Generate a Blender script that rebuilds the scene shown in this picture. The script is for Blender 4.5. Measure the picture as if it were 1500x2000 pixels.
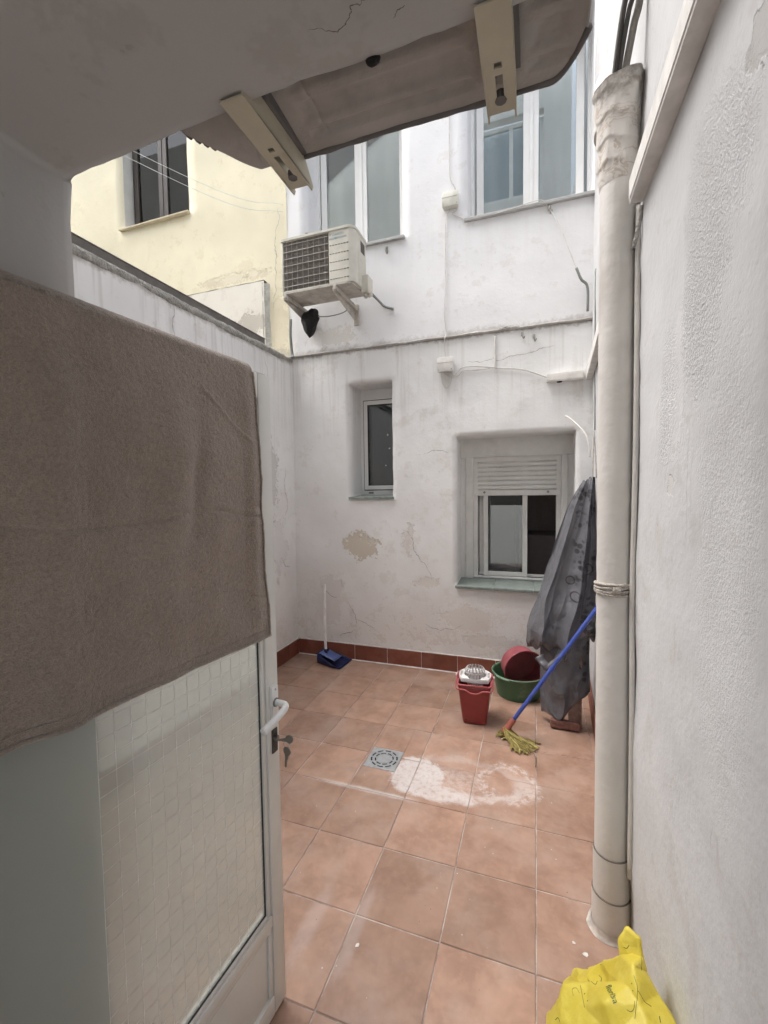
import bpy, bmesh, math, random
from mathutils import Vector, Matrix, noise
for o in list(bpy.data.objects): bpy.data.objects.remove(o)
SC = bpy.context.scene
COL = SC.collection
R_ = math.radians
random.seed(7)
# ------------------------------------------------------------------ camera
H = 1.64
cam = bpy.data.cameras.new('camera')
cam.sensor_fit = 'HORIZONTAL'; cam.sensor_width = 36.0; cam.lens = 847.33 / 1500 * 36
cam.clip_start = 0.02; cam.clip_end = 300
co = bpy.data.objects.new('camera', cam); COL.objects.link(co)
yaw, pitch, roll = R_(-19.289), R_(-2.936), R_(-0.797)
fw = Vector((math.sin(yaw) * math.cos(pitch), math.cos(yaw) * math.cos(pitch), math.sin(pitch)))
r0 = Vector((math.cos(yaw), -math.sin(yaw), 0)); u0 = r0.cross(fw)
rr = math.cos(roll) * r0 + math.sin(roll) * u0; uu = -math.sin(roll) * r0 + math.cos(roll) * u0
m = Matrix((rr, uu, -fw)).transposed().to_4x4(); m.translation = (0, 0, H)
co.matrix_world = m
SC.camera = co
# ------------------------------------------------------------------ world, sun, exposure
W = bpy.data.worlds.new('World'); SC.world = W; W.use_nodes = True
wn = W.node_tree; wn.nodes.clear()
sky = wn.nodes.new('ShaderNodeTexSky'); sky.sky_type = 'NISHITA'; sky.sun_disc = False
SUN_EL, SUN_ROT = 63, 262
sky.sun_elevation = R_(SUN_EL); sky.sun_rotation = R_(SUN_ROT); sky.dust_density = 4.0; sky.air_density = 1.0
hs = wn.nodes.new('ShaderNodeHueSaturation'); hs.inputs['Saturation'].default_value = 0.40
bg = wn.nodes.new('ShaderNodeBackground'); bg.inputs['Strength'].default_value = 0.15
wo = wn.nodes.new('ShaderNodeOutputWorld')
wn.links.new(sky.outputs[0], hs.inputs['Color']); wn.links.new(hs.outputs[0], bg.inputs[0]); wn.links.new(bg.outputs[0], wo.inputs[0])
sl = bpy.data.lights.new('sun', 'SUN'); sl.energy = 1.3; sl.angle = R_(55); sl.color = (1, .975, .94)
so = bpy.data.objects.new('sun', sl); COL.objects.link(so)
sd = Vector((math.sin(R_(SUN_ROT)) * math.cos(R_(SUN_EL)), math.cos(R_(SUN_ROT)) * math.cos(R_(SUN_EL)), math.sin(R_(SUN_EL))))
so.rotation_euler = sd.to_track_quat('Z', 'Y').to_euler(); so.location = (0, 2, 12)
SC.view_settings.view_transform = 'Standard'; SC.view_settings.look = 'None'
SC.view_settings.exposure = 1.58; SC.view_settings.gamma = 1
SC.render.engine = 'CYCLES'
SC.cycles.use_adaptive_sampling = True; SC.cycles.adaptive_threshold = .035; SC.cycles.adaptive_min_samples = 20
SC.cycles.use_denoising = True; SC.cycles.caustics_reflective = False; SC.cycles.caustics_refractive = False
SC.cycles.max_bounces = 7; SC.cycles.diffuse_bounces = 4; SC.cycles.glossy_bounces = 3; SC.cycles.transmission_bounces = 6; SC.cycles.transparent_max_bounces = 10

# ------------------------------------------------------------------ node helper
class S:
    """a node socket with arithmetic"""
    def __init__(s, g, k): s.g, s.k = g, k
    def _m(s, op, b=None, c=None): return s.g.math(op, s, b, c)
    def __add__(s, b): return s._m('ADD', b)
    __radd__ = __add__
    def __sub__(s, b): return s._m('SUBTRACT', b)
    def __rsub__(s, b): return s.g.math('SUBTRACT', b, s)
    def __mul__(s, b): return s._m('MULTIPLY', b)
    __rmul__ = __mul__
    def __truediv__(s, b): return s._m('DIVIDE', b)
    def max(s, b): return s._m('MAXIMUM', b)
    def min(s, b): return s._m('MINIMUM', b)
    def pow(s, b): return s._m('POWER', b)
    def abs(s): return s._m('ABSOLUTE')
    def sqrt(s): return s._m('SQRT')
    def inv(s): return 1 - s
class G:
    def __init__(s, name):
        s.mat = bpy.data.materials.new(name); s.mat.use_nodes = True
        s.t = s.mat.node_tree; s.t.nodes.clear()
        s.out = s.t.nodes.new('ShaderNodeOutputMaterial')
        s._pos = None
    def n(s, ty, **kw):
        nd = s.t.nodes.new('ShaderNode' + ty)
        for k, v in kw.items(): setattr(nd, k, v)
        return nd
    def put(s, inp, v):
        if v is None: return
        if isinstance(v, S): s.t.links.new(v.k, inp)
        elif isinstance(v, (tuple, list)):
            v = tuple(v)
            inp.default_value = v + (1,) if inp.type == 'RGBA' and len(v) == 3 else v
        else: inp.default_value = v
    def math(s, op, a, b=None, c=None):
        nd = s.n('Math', operation=op)
        for i, v in enumerate((a, b, c)): s.put(nd.inputs[i], v)
        return S(s, nd.outputs[0])
    @property
    def pos(s):
        if s._pos is None: s._pos = S(s, s.n('NewGeometry').outputs['Position'])
        return s._pos
    def xyz(s, v=None):
        nd = s.n('SeparateXYZ'); s.put(nd.inputs[0], v or s.pos); return [S(s, o) for o in nd.outputs]
    def vec(s, x, y, z):
        nd = s.n('CombineXYZ')
        for i, v in enumerate((x, y, z)): s.put(nd.inputs[i], v)
        return S(s, nd.outputs[0])
    def scale(s, v, k):
        nd = s.n('VectorMath', operation='MULTIPLY'); s.put(nd.inputs[0], v); s.put(nd.inputs[1], k if isinstance(k, tuple) else (k, k, k)); return S(s, nd.outputs[0])
    def vadd(s, v, k):
        nd = s.n('VectorMath', operation='ADD'); s.put(nd.inputs[0], v); s.put(nd.inputs[1], k); return S(s, nd.outputs[0])
    def noise(s, scale, detail=4, rough=.55, vec=None, dist=0, color=False):
        nd = s.n('TexNoise'); s.put(nd.inputs['Vector'], vec or s.pos)
        nd.inputs['Scale'].default_value = scale; nd.inputs['Detail'].default_value = detail
        nd.inputs['Roughness'].default_value = rough; nd.inputs['Distortion'].default_value = dist
        return S(s, nd.outputs['Color' if color else 'Fac'])
    def voro(s, scale, feature='F1', vec=None, rand=1):
        nd = s.n('TexVoronoi', feature=feature); s.put(nd.inputs['Vector'], vec or s.pos)
        nd.inputs['Scale'].default_value = scale; nd.inputs['Randomness'].default_value = rand
        return S(s, nd.outputs['Distance'])
    def ss(s, v, a, b, lo=0., hi=1.):
        nd = s.n('MapRange', interpolation_type='SMOOTHSTEP')
        s.put(nd.inputs['Value'], v)
        nd.inputs['From Min'].default_value = a; nd.inputs['From Max'].default_value = b
        nd.inputs['To Min'].default_value = lo; nd.inputs['To Max'].default_value = hi
        return S(s, nd.outputs['Result'])
    def mix(s, f, a, b):
        nd = s.n('Mix', data_type='RGBA'); s.put(nd.inputs[0], f); s.put(nd.inputs[6], a); s.put(nd.inputs[7], b); return S(s, nd.outputs[2])
    def mul(s, a, k):
        nd = s.n('Mix', data_type='RGBA', blend_type='MULTIPLY'); nd.inputs[0].default_value = 1
        s.put(nd.inputs[6], a)
        s.put(nd.inputs[7], k)
        return S(s, nd.outputs[2])
    def rnd(s): return S(s, s.n('ObjectInfo').outputs['Random'])
    def bump(s, h, dist=.01, strength=1):
        nd = s.n('Bump'); s.put(nd.inputs['Height'], h); nd.inputs['Distance'].default_value = dist; nd.inputs['Strength'].default_value = strength
        return S(s, nd.outputs[0])
    def blob(s, ax, c, r, amp=.35, ns=None, soft=.12, seed=0):
        """irregular patch mask round c (two world axes) with radii r"""
        p = s.xyz()
        a = (p[ax[0]] - c[0]) / r[0]; b = (p[ax[1]] - c[1]) / r[1]
        d = (a * a + b * b).sqrt()
        w = s.noise(ns or 1.6 / min(r), 5, .65, s.vadd(s.pos, (seed, seed * .7, seed * 1.3)))
        return s.ss(d + (w - .5) * (amp * 6), 1 + soft, 1 - soft)
    def pbsdf(s, **kw):
        nd = s.n('BsdfPrincipled')
        al = dict(color='Base Color', rough='Roughness', metal='Metallic', normal='Normal', spec='Specular IOR Level', trans='Transmission Weight',
                  ior='IOR', alpha='Alpha', sheen='Sheen Weight', sss='Subsurface Weight', coat='Coat Weight', emit='Emission Color', emits='Emission Strength')
        for k, v in kw.items(): s.put(nd.inputs[al[k]], v)
        return S(s, nd.outputs[0])
    def done(s, sh): s.t.links.new(sh.k, s.out.inputs[0]); return s.mat
MATS = {}
def simple(name, color, rough=.6, metal=0, var=.12, ns=14, bump=0, bns=120, dirt=None, dirt_amt=.35, **kw):
    """plain material with tonal variation, optional dirt and fine relief"""
    if name in MATS: return MATS[name]
    g = G(name)
    n1 = g.noise(ns, 3, .6)
    c = g.mix(g.ss(n1, .25, .75), tuple(v * (1 - var) for v in color), tuple(min(1, v * (1 + var)) for v in color))
    if dirt:
        d = g.ss(g.noise(ns * .6, 4, .7, g.vadd(g.pos, (3.1, 7.7, 1.3))), .5, .78) * dirt_amt
        c = g.mix(d, c, dirt)
    a = dict(color=c, rough=g.ss(n1, .2, .8, max(.05, rough - .08), min(1, rough + .1)), metal=metal, **kw)
    if bump: a['normal'] = g.bump(g.noise(bns, 2, .6), bump)
    MATS[name] = g.done(g.pbsdf(**a)); return MATS[name]

# ------------------------------------------------------------------ object helpers
WLOC = {}
def link(o, parent=None):
    COL.objects.link(o)
    if parent is not None: o.parent = parent
    return o
def tag(o, label=None, cat=None, group=None, kind=None):
    if label: o['label'] = label
    if cat: o['category'] = cat
    if group: o['group'] = group
    if kind: o['kind'] = kind
    return o
def thing(name, loc, label, cat, group=None):
    o = bpy.data.objects.new(name, None); o.empty_display_size = .1; o.location = loc
    COL.objects.link(o); WLOC[o] = Vector(loc); return tag(o, label, cat, group)
def obj(name, bm, mat, parent=None, smooth=False, origin=None):
    """bm is in world coordinates; stored relative to origin (or the parent's place)"""
    base = WLOC.get(parent, Vector()) if parent is not None else Vector()
    og = Vector(origin) if origin is not None else base
    bmesh.ops.transform(bm, matrix=Matrix.Translation(-og), verts=bm.verts)
    bmesh.ops.recalc_face_normals(bm, faces=bm.faces) if not getattr(bm, '_keep', False) else None
    me = bpy.data.meshes.new(name); bm.to_mesh(me); bm.free()
    for mm in (mat if isinstance(mat, (list, tuple)) else [mat]): me.materials.append(mm)
    if smooth:
        for p in me.polygons: p.use_smooth = True
        if smooth != 'all':
            try: me.set_sharp_from_angle(angle=R_(40))
            except Exception: pass
    o = bpy.data.objects.new(name, me); o.location = og - base
    WLOC[o] = og
    return link(o, parent)
def NB(): return bmesh.new()
def box(bm, a, b, bev=0, rot=None, seg=2):
    a, b = Vector(a), Vector(b)
    c = (a + b) / 2; s = b - a
    r = bmesh.ops.create_cube(bm, size=1)
    vs = r['verts']
    bmesh.ops.scale(bm, vec=(abs(s.x), abs(s.y), abs(s.z)), verts=vs)
    if bev:
        es = list({e for v in vs for e in v.link_edges})
        rb = bmesh.ops.bevel(bm, geom=es, offset=bev, segments=seg, profile=.5, affect='EDGES')
        vs = list({v for f in rb['faces'] for v in f.verts} | {v for v in vs if v.is_valid})
    if rot is not None: bmesh.ops.rotate(bm, cent=(0, 0, 0), matrix=rot, verts=vs)
    bmesh.ops.translate(bm, vec=c, verts=vs)
    return vs
def catmull(pts, n=8):
    P = [Vector(p) for p in pts]
    if len(P) < 3: return [P[0].lerp(P[-1], i / n) for i in range(n + 1)]
    Q = [P[0] * 2 - P[1]] + P + [P[-1] * 2 - P[-2]]
    out = []
    for i in range(1, len(Q) - 2):
        p0, p1, p2, p3 = Q[i - 1:i + 3]
        for k in range(n):
            t = k / n
            out.append(.5 * ((2 * p1) + (p2 - p0) * t + (2 * p0 - 5 * p1 + 4 * p2 - p3) * t * t + (3 * p1 - p0 - 3 * p2 + p3) * t ** 3))
    out.append(P[-1]); return out
def tube(bm, pts, r, sides=10, cap=True, flat=1.0):
    P = [Vector(p) for p in pts]; rings = []; up = None
    for i, p in enumerate(P):
        t = (P[min(i + 1, len(P) - 1)] - P[max(i - 1, 0)]).normalized()
        if up is None:
            up = Vector((0, 0, 1)) if abs(t.z) < .9 else Vector((0, 1, 0))
        a = t.cross(up); a = a.normalized() if a.length > 1e-6 else Vector((1, 0, 0)); b = a.cross(t).normalized(); up = b
        rad = r(i / (len(P) - 1)) if callable(r) else r
        rings.append([bm.verts.new(p + a * math.cos(2 * math.pi * k / sides) * rad + b * math.sin(2 * math.pi * k / sides) * rad * flat) for k in range(sides)])
    for A, B in zip(rings, rings[1:]):
        for k in range(sides): bm.faces.new((A[k], A[(k + 1) % sides], B[(k + 1) % sides], B[k]))
    if cap and sides > 2:
        bm.faces.new(rings[0][::-1]); bm.faces.new(rings[-1])
    return rings
def lathe(bm, prof, seg=48, mat4=None, close=False):
    """prof: (r, z) list turned about z"""
    mat4 = mat4 or Matrix.Identity(4); rings = []
    for r, z in prof:
        if r < 1e-6: rings.append([bm.verts.new(mat4 @ Vector((0, 0, z)))]); continue
        rings.append([bm.verts.new(mat4 @ Vector((r * math.cos(2 * math.pi * k / seg), r * math.sin(2 * math.pi * k / seg), z))) for k in range(seg)])
    for A, B in zip(rings, rings[1:]):
        for k in range(seg):
            k2 = (k + 1) % seg
            q = [A[k % len(A)], A[k2 % len(A)], B[k2 % len(B)], B[k % len(B)]]
            q2 = [v for i, v in enumerate(q) if v not in q[:i]]
            if len(q2) >= 3: bm.faces.new(q2)
    return rings
def grid(bm, f, nu, nv):
    V = [[bm.verts.new(f(i / nu, j / nv)) for i in range(nu + 1)] for j in range(nv + 1)]
    for j in range(nv):
        for i in range(nu): bm.faces.new((V[j][i], V[j][i + 1], V[j + 1][i + 1], V[j + 1][i]))
    return V
def nz(p, s=1, o=0): return noise.noise(Vector(p) * s + Vector((o, o * 1.7, o * .6)))
def fbm(p, s=1, o=0, oc=4): return noise.fractal(Vector(p) * s + Vector((o, o * 1.7, o * .6)), 1.0, 2.0, oc)
def breaks(a, b, step, extra=()):
    L = sorted({round(v, 5) for v in list(extra) + [a, b] if a <= v <= b}); out = []
    for p, q in zip(L, L[1:]):
        n = max(1, int(math.ceil((q - p) / step)))
        out += [p + (q - p) * k / n for k in range(n)]
    return out + [L[-1]]
def wall(bm, place, us, vs, holes=(), depth=.2, amp=.004, edge=.004, seed=0):
    """plastered sheet over (u, v) with openings; place(u, v, out) gives the world point, out > 0 towards the open side"""
    V = {}
    def onhole(u, v):
        for (a, b, c, d) in holes:
            if a - 1e-6 <= u <= b + 1e-6 and c - 1e-6 <= v <= d + 1e-6: return True
        return False
    def inside(u, v): return any(a < u < b and c < v < d for a, b, c, d in holes)
    def vert(i, j):
        if (i, j) not in V:
            u, v = us[i], vs[j]; q = (u, v, seed)
            e = edge if onhole(u, v) else edge * .3
            V[i, j] = bm.verts.new(place(u + e * nz(q, 9, 3), v + e * nz(q, 9, 8), amp * fbm(q, 2.2, 1) + amp * .35 * fbm(q, 11, 5)))
        return V[i, j]
    for i in range(len(us) - 1):
        for j in range(len(vs) - 1):
            if inside((us[i] + us[i + 1]) / 2, (vs[j] + vs[j + 1]) / 2): continue
            bm.faces.new((vert(i, j), vert(i + 1, j), vert(i + 1, j + 1), vert(i, j + 1)))
    for (a, b, c, d) in holes:
        U = [i for i, u in enumerate(us) if a - 1e-6 <= u <= b + 1e-6]; Vv = [j for j, v in enumerate(vs) if c - 1e-6 <= v <= d + 1e-6]
        ring = [(i, Vv[0]) for i in U] + [(U[-1], j) for j in Vv[1:]] + [(i, Vv[-1]) for i in U[::-1][1:]] + [(U[0], j) for j in Vv[::-1][1:-1]]
        prev = None; first = None
        col = []
        for (i, j) in ring:
            row = [vert(i, j)] + [bm.verts.new(place(us[i] + edge * .5 * nz((us[i], vs[j], k), 7), vs[j] + edge * .5 * nz((us[i], vs[j], k), 7, 4), -depth * k / 3)) for k in (1, 2, 3)]
            col.append(row)
        for A, B in zip(col, col[1:] + col[:1]):
            for k in range(3): bm.faces.new((A[k], B[k], B[k + 1], A[k + 1]))
def crack(parent, pts, w, mat, normal, name='crack', jag=.25, seed=0):
    """thin jagged ribbon lying a hair proud of a surface"""
    rnd = random.Random(seed); P = [Vector(p) for p in pts]; nrm = Vector(normal).normalized()
    for _ in range(4):
        Q = [P[0]]
        for a, b in zip(P, P[1:]):
            s = (b - a).cross(nrm).normalized(); L = (b - a).length
            Q += [(a + b) / 2 + s * L * jag * (rnd.random() - .5), b]
        P = Q
    bm = NB(); prev = None
    for i, p in enumerate(P):
        t = (P[min(i + 1, len(P) - 1)] - P[max(0, i - 1)]); s = t.cross(nrm).normalized()
        k = math.sin(math.pi * (i + .4) / (len(P) + .2)) ** .5 * (.35 + rnd.random())
        a = bm.verts.new(p + s * w * k / 2); b = bm.verts.new(p - s * w * k / 2)
        if prev: bm.faces.new((prev[0], a, b, prev[1]))
        prev = (a, b)
    return obj(name, bm, mat, parent)
def text_bm(txt, size, M, extrude=.0004):
    cu = bpy.data.curves.new('lettering', 'FONT'); cu.body = txt; cu.size = size; cu.extrude = extrude; cu.resolution_u = 2
    to = bpy.data.objects.new('lettering', cu); COL.objects.link(to)
    me = bpy.data.meshes.new_from_object(to); bm = NB(); bm.from_mesh(me)
    bpy.data.objects.remove(to); bpy.data.curves.remove(cu); bpy.data.meshes.remove(me)
    bmesh.ops.transform(bm, matrix=M, verts=bm.verts); return bm
def copy_tree(o, parent=None, loc=None):
    c = o.copy(); COL.objects.link(c)
    if parent is not None: c.parent = parent
    if loc is not None: c.location = loc; WLOC[c] = Vector(loc)
    for ch in list(o.children): copy_tree(ch, c)
    return c

# ------------------------------------------------------------------ materials
def plaster(name, base, patches=(), ax=(0, 2), streak=None, rough_zone=None, dirt=(.30, .27, .24), dirt_amt=.5, grain=1., low_tint=None, ledge=None, speck=.5):
    """painted render: three shared noises drive tone, scuffs, patches, streaks and relief"""
    g = G(name); p = g.xyz(); x, y, z = p
    na = g.noise(1.4, 3, .6); nb_ = g.noise(7, 4, .65); nc = g.noise(38, 3, .65)
    wob = (nb_ - .5) * 1.3 + (nc - .5) * .7
    c = g.mix(g.ss(na, .3, .7), tuple(v * .93 for v in base), tuple(min(1, v * 1.03) for v in base))
    sc = g.ss(nb_ + (na - .5) * .5 + (nc - .5) * .35, .58, .68)
    c = g.mix(sc * .38, c, tuple(v * f for v, f in zip(base, (.84, .80, .75))))
    h = nb_ * .55 + nc * .22 * grain
    if low_tint:   # tint with flaked spots, stronger towards the wall foot
        d = g.ss(z + wob * .8 + (na - .5) * .8, low_tint[1], low_tint[0])
        c = g.mix(d * low_tint[3], c, low_tint[2])
        pl = g.ss(nc * .5 + nb_ * .6, .57, .61) * d
        c = g.mix(pl * .35, c, (.60, .53, .45)); h = h - pl * .25
    for (ctr, r, colr, amt, dep, seed) in patches:
        a = (p[ax[0]] - ctr[0]) / r[0]; b = (p[ax[1]] - ctr[1]) / r[1]
        k = g.ss((a * a + b * b).sqrt() + wob * 2.3 + (na - .5) * 1.2 + seed * .01, 1.05, .93)
        c = g.mix(k * amt, c, colr); h = h - k * dep * 3
    if streak:
        st0 = g.ss(g.noise(1, 2, .6, g.vec(x * 22, y * 22, z * .9)), .48, .72)
        for (z0, z1, amt, colr) in streak:
            st = st0 * g.ss(z + (nb_ - .5) * .4, z0, z1) * g.ss(z, z1 + .14, z1 + .02)
            c = g.mix(st * amt, c, colr)
    if ledge:
        for (zl, wd, amt) in ledge:
            dd = g.ss((z - zl).abs() + wob * wd * 1.6, wd, 0)
            c = g.mix(dd * amt, c, dirt)
    sp = g.ss(nc + (nb_ - .5) * .25, .72, .77)
    c = g.mix(sp * speck, c, dirt)
    if rough_zone:
        rz = None
        for (ctr, r, amt, seed) in rough_zone:
            a = (p[ax[0]] - ctr[0]) / r[0]; b = (p[ax[1]] - ctr[1]) / r[1]
            k = g.ss((a * a + b * b).sqrt() + wob * .9, 1.25, .55) * amt
            rz = k if rz is None else rz.max(k)
        stp = g.noise(150, 3, .6, dist=.4)
        h = h + g.ss(stp, .35, .7) * rz * .45
        c = g.mix(rz * g.ss(stp, .52, .36) * .18, c, tuple(v * .72 for v in base))
    return g.done(g.pbsdf(color=c, rough=.9, spec=.25, normal=g.bump(h, .009, .7)))
WHITE = (.80, .78, .765)
M_back = plaster('plaster_white_lower', (.85, .85, .845), low_tint=(0.1, 1.25, (.76, .725, .70), .65),
    patches=[((-1.55, 1.12), (.17, .12), (.60, .53, .43), .85, .3, 1), ((-.55, .50), (.2, .10), (.66, .60, .53), .38, .12, 2), ((-.95, .80), (.10, .05), (.66, .59, .50), .35, .12, 5),
             ((-1.10, 1.15), (.07, .16), (.66, .60, .53), .4, .3, 9), ((-.35, .3), (.25, .05), (.6, .56, .52), .4, .2, 12), ((-1.9, .6), (.12, .25), (.72, .68, .66), .5, .2, 4)],
    streak=[(2.0, 2.93, .30, (.50, .46, .42)), (1.9, 2.6, .2, (.58, .54, .5))], ledge=[(2.945, .035, .8)], dirt_amt=.6)
M_up = plaster('plaster_white_upper', (.82, .82, .83), streak=[(3.0, 3.9, .10, (.6, .56, .5))], ledge=[(2.965, .06, .55)], grain=.5, speck=.25,
    patches=[((-1.85, 3.1), (.22, .1), (.66, .62, .56), .5, .1, 3)])
M_yel = plaster('plaster_cream_yellow', (.82, .765, .59), grain=.5, speck=.25, patches=[((-3.0, 3.82), (.45, .05), (.62, .55, .42), .5, .1, 3), ((-2.9, 3.85), (.25, .06), (.86, .80, .64), .6, .3, 6),
    ((-2.42, 3.25), (.13, .35), (.60, .54, .42), .35, .1, 8)], ledge=[(3.0, .1, .6)])
M_yelblk = plaster('plaster_white_block', (.78, .75, .68), patches=[((-2.72, 3.33), (.18, .1), (.36, .32, .27), .5, .3, 5)], grain=.8)
M_left = plaster('plaster_white_left', (.85, .85, .845), ax=(1, 2), low_tint=(.1, 1.1, (.70, .65, .62), .6), streak=[(2.1, 2.9, .38, (.45, .43, .40)), (1.2, 2.3, .22, (.52, .49, .46))], ledge=[(2.9, .05, .7)],
    patches=[((3.4, 1.8), (.1, .3), (.55, .52, .49), .5, .3, 2), ((3.5, 1.1), (.12, .25), (.68, .66, .64), .4, .2, 7)])
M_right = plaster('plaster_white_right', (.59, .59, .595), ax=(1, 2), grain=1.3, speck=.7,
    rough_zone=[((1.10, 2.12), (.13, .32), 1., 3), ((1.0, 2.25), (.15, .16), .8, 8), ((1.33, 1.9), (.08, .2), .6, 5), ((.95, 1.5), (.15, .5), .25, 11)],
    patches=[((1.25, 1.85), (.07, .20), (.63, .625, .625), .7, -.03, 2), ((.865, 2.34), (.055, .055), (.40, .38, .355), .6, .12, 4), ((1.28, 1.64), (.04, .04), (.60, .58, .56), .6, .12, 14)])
M_soffit = plaster('plaster_soffit', (.47, .462, .45), ax=(0, 1), grain=.7, speck=.35)  # white plaster lying in shade; that shade is put into the grey base
M_plain = plaster('plaster_plain', (.74, .73, .71), grain=.4)
M_crack = simple('crack_dark', (.16, .14, .12), .95)
M_crackl = simple('crack_pale', (.40, .37, .34), .95)
def mk_tile(name, base, dark, dust, stain=False):
    g = G(name); r = g.rnd(); x, y, z = g.xyz()
    p = g.vadd(g.pos, g.vec(r * 37, r * 19, r * 11)) if False else g.pos
    off = g.n('VectorMath', operation='ADD'); g.put(off.inputs[0], g.pos); g.put(off.inputs[1], g.vec(r * 37, r * 19, r * 11)); p = S(g, off.outputs[0])
    n1 = g.noise(7, 3, .6, p, dist=.4); n2 = g.noise(26, 3, .65, p)
    c = g.mix(g.ss(n1, .28, .72), dark, base)
    c = g.mix(g.ss(n2, .45, .72) * .35, c, tuple(v * f for v, f in zip(base, (1.15, 1.13, 1.1))))
    c = g.mul(c, g.mix(r, (.82, .80, .78), (1.12, 1.10, 1.08)))
    n4 = g.noise(3.2, 4, .65); film = g.ss(n4, .42, .7)
    c = g.mix(film * .32, c, dust)
    scr = g.ss(g.noise(1, 3, .7, g.vec(x * 45 + y * 18, y * 7 - x * 3, 0)), .66, .74) * g.ss(n4, .5, .62)
    c = g.mix(scr * .45, c, (.55, .47, .42))
    fl = g.ss(g.voro(23), .075, .045) * g.ss(n4, .5, .62)
    c = g.mix(fl * .85, c, (.72, .68, .63))
    dk = g.ss(g.voro(17, vec=g.vadd(g.pos, (5, 3, 1))), .05, .03) * g.ss(n1, .52, .6)
    c = g.mix(dk * .7, c, (.06, .045, .035))
    rough = g.ss(n2, .2, .8, .42, .62)
    if stain:   # dried cement slurry spilled between the drain and the mop
        wob = (g.noise(9, 5, .72, dist=.5) - .5); ng = g.noise(32, 4, .75)
        def el(cx, cy, rx, ry, k=.9):
            a = (x - cx) / rx; b = (y - cy) / ry
            return (a * a + b * b).sqrt() + wob * k
        core = g.ss(el(-.635, 2.33, .16, .19, 1.3), 1.06, .80).max(g.ss(el(-.48, 2.225, .22, .075, 1.2), 1.1, .6))
        band = g.ss((el(-.38, 2.40, .37, .17, .7) - .9).abs(), .22, .04) * g.ss(y + wob * .3, 2.60, 2.30, .35, 1)
        ring2 = g.ss((el(-.14, 2.42, .17, .17, .9) - .85).abs(), .30, .05) * g.ss(ng, .38, .6)
        fillm = g.ss(el(-.44, 2.36, .34, .15, .8), 1.0, .2) * .45 * g.ss(ng, .3, .6)
        k = (core * g.ss(n4 + wob * .5, .2, .6, .72, 1.0)).max(band * .6).max(ring2 * .6).max(fillm * .9)
        grit = g.ss(ng, .28, .55)
        k = k * (grit * .55 + .36)
        line = g.ss((y - 2.128 - (x + .9) * .0).abs() + wob * .03, .024, .004) * g.ss(x, -1.25, -1.0) * g.ss(x, -.55, -.7)
        k = k.max(line * .6)
        c = g.mix(k * .92, c, (.66, .63, .62)); rough = rough + k * .3
        hz = g.ss(el(-1.14, 1.62, .03, .12, .8), 1.2, .4).max(g.ss(el(-.80, 1.38, .04, .17, .9), 1.3, .4)).max(g.ss(el(-.63, 1.42, .03, .2, .9), 1.3, .4))
        c = g.mix(hz * .2, c, (.62, .57, .56))
    h = n2 * .3
    return g.done(g.pbsdf(color=c, rough=rough, spec=.4, normal=g.bump(h, .004, .6)))
M_tile = mk_tile('terracotta_tile', (.40, .255, .190), (.285, .172, .124), (.45, .36, .31), True)
M_skirt = mk_tile('skirting_tile_glazed', (.25, .085, .055), (.19, .06, .04), (.34, .18, .14))
def mk_grout():
    g = G('grout'); c = g.mix(g.ss(g.noise(5, 6, .7), .35, .65), (.28, .21, .18), (.56, .50, .46)); return g.done(g.pbsdf(color=c, rough=.95, normal=g.bump(g.noise(120, 4), .004)))
M_grout = mk_grout()
M_groutw = simple('grout_white', (.68, .64, .60), .95, var=.2, bump=.004, dirt=(.4, .33, .3))
M_pvc = simple('white_pvc', (.72, .715, .69), .38, var=.04, ns=5, dirt=(.5, .47, .42), dirt_amt=.25)
M_alu = simple('white_aluminium', (.80, .80, .79), .35, var=.03, ns=6)
M_alug = simple('white_aluminium_dusty', (.70, .70, .68), .45, var=.06, ns=7, dirt=(.5, .48, .45))
M_brown = simple('brown_aluminium', (.055, .045, .04), .4, var=.1)
M_rubber = simple('black_rubber', (.03, .03, .03), .7)
M_sill = simple('green_glazed_sill', (.24, .28, .26), .4, var=.2, ns=20, dirt=(.5, .5, .47), bump=.003, bns=40)
M_stonesill = simple('grey_stone_sill', (.42, .42, .41), .7, var=.1, dirt=(.25, .24, .22))
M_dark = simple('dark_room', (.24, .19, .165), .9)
M_roomgrey = simple('pale_room', (.36, .36, .36), .9)
M_blind = simple('window_blind', (.60, .63, .58), .8, var=.06, ns=1.5)
M_blind2 = simple('window_blind_blue', (.50, .545, .565), .8, var=.10, ns=1.7)
def glass(name, refl=.10, tint=(.95, .97, .96), rough=.0, mirror=(.9, .93, .93)):
    g = G(name); fr = g.n('Fresnel'); fr.inputs[0].default_value = 1.5
    tr = g.n('BsdfTransparent'); g.put(tr.inputs[0], tint)
    gl = g.n('BsdfGlossy'); gl.inputs['Roughness'].default_value = rough; g.put(gl.inputs[0], mirror)
    f = S(g, fr.outputs[0]) * 1.0 + refl
    ms = g.n('MixShader'); g.put(ms.inputs[0], f); g.t.links.new(tr.outputs[0], ms.inputs[1]); g.t.links.new(gl.outputs[0], ms.inputs[2])
    return g.done(S(g, ms.outputs[0]))
M_glass = glass('window_glass', .02, (.80, .83, .82))
M_glassy = glass('window_glass_dim', .06, (.85, .87, .86), mirror=(.6, .6, .58))
M_glassd = glass('window_glass_grey', .08, (.42, .44, .45))
M_glassm = glass('window_glass_reflecting', .15, (.85, .88, .88))
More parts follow.
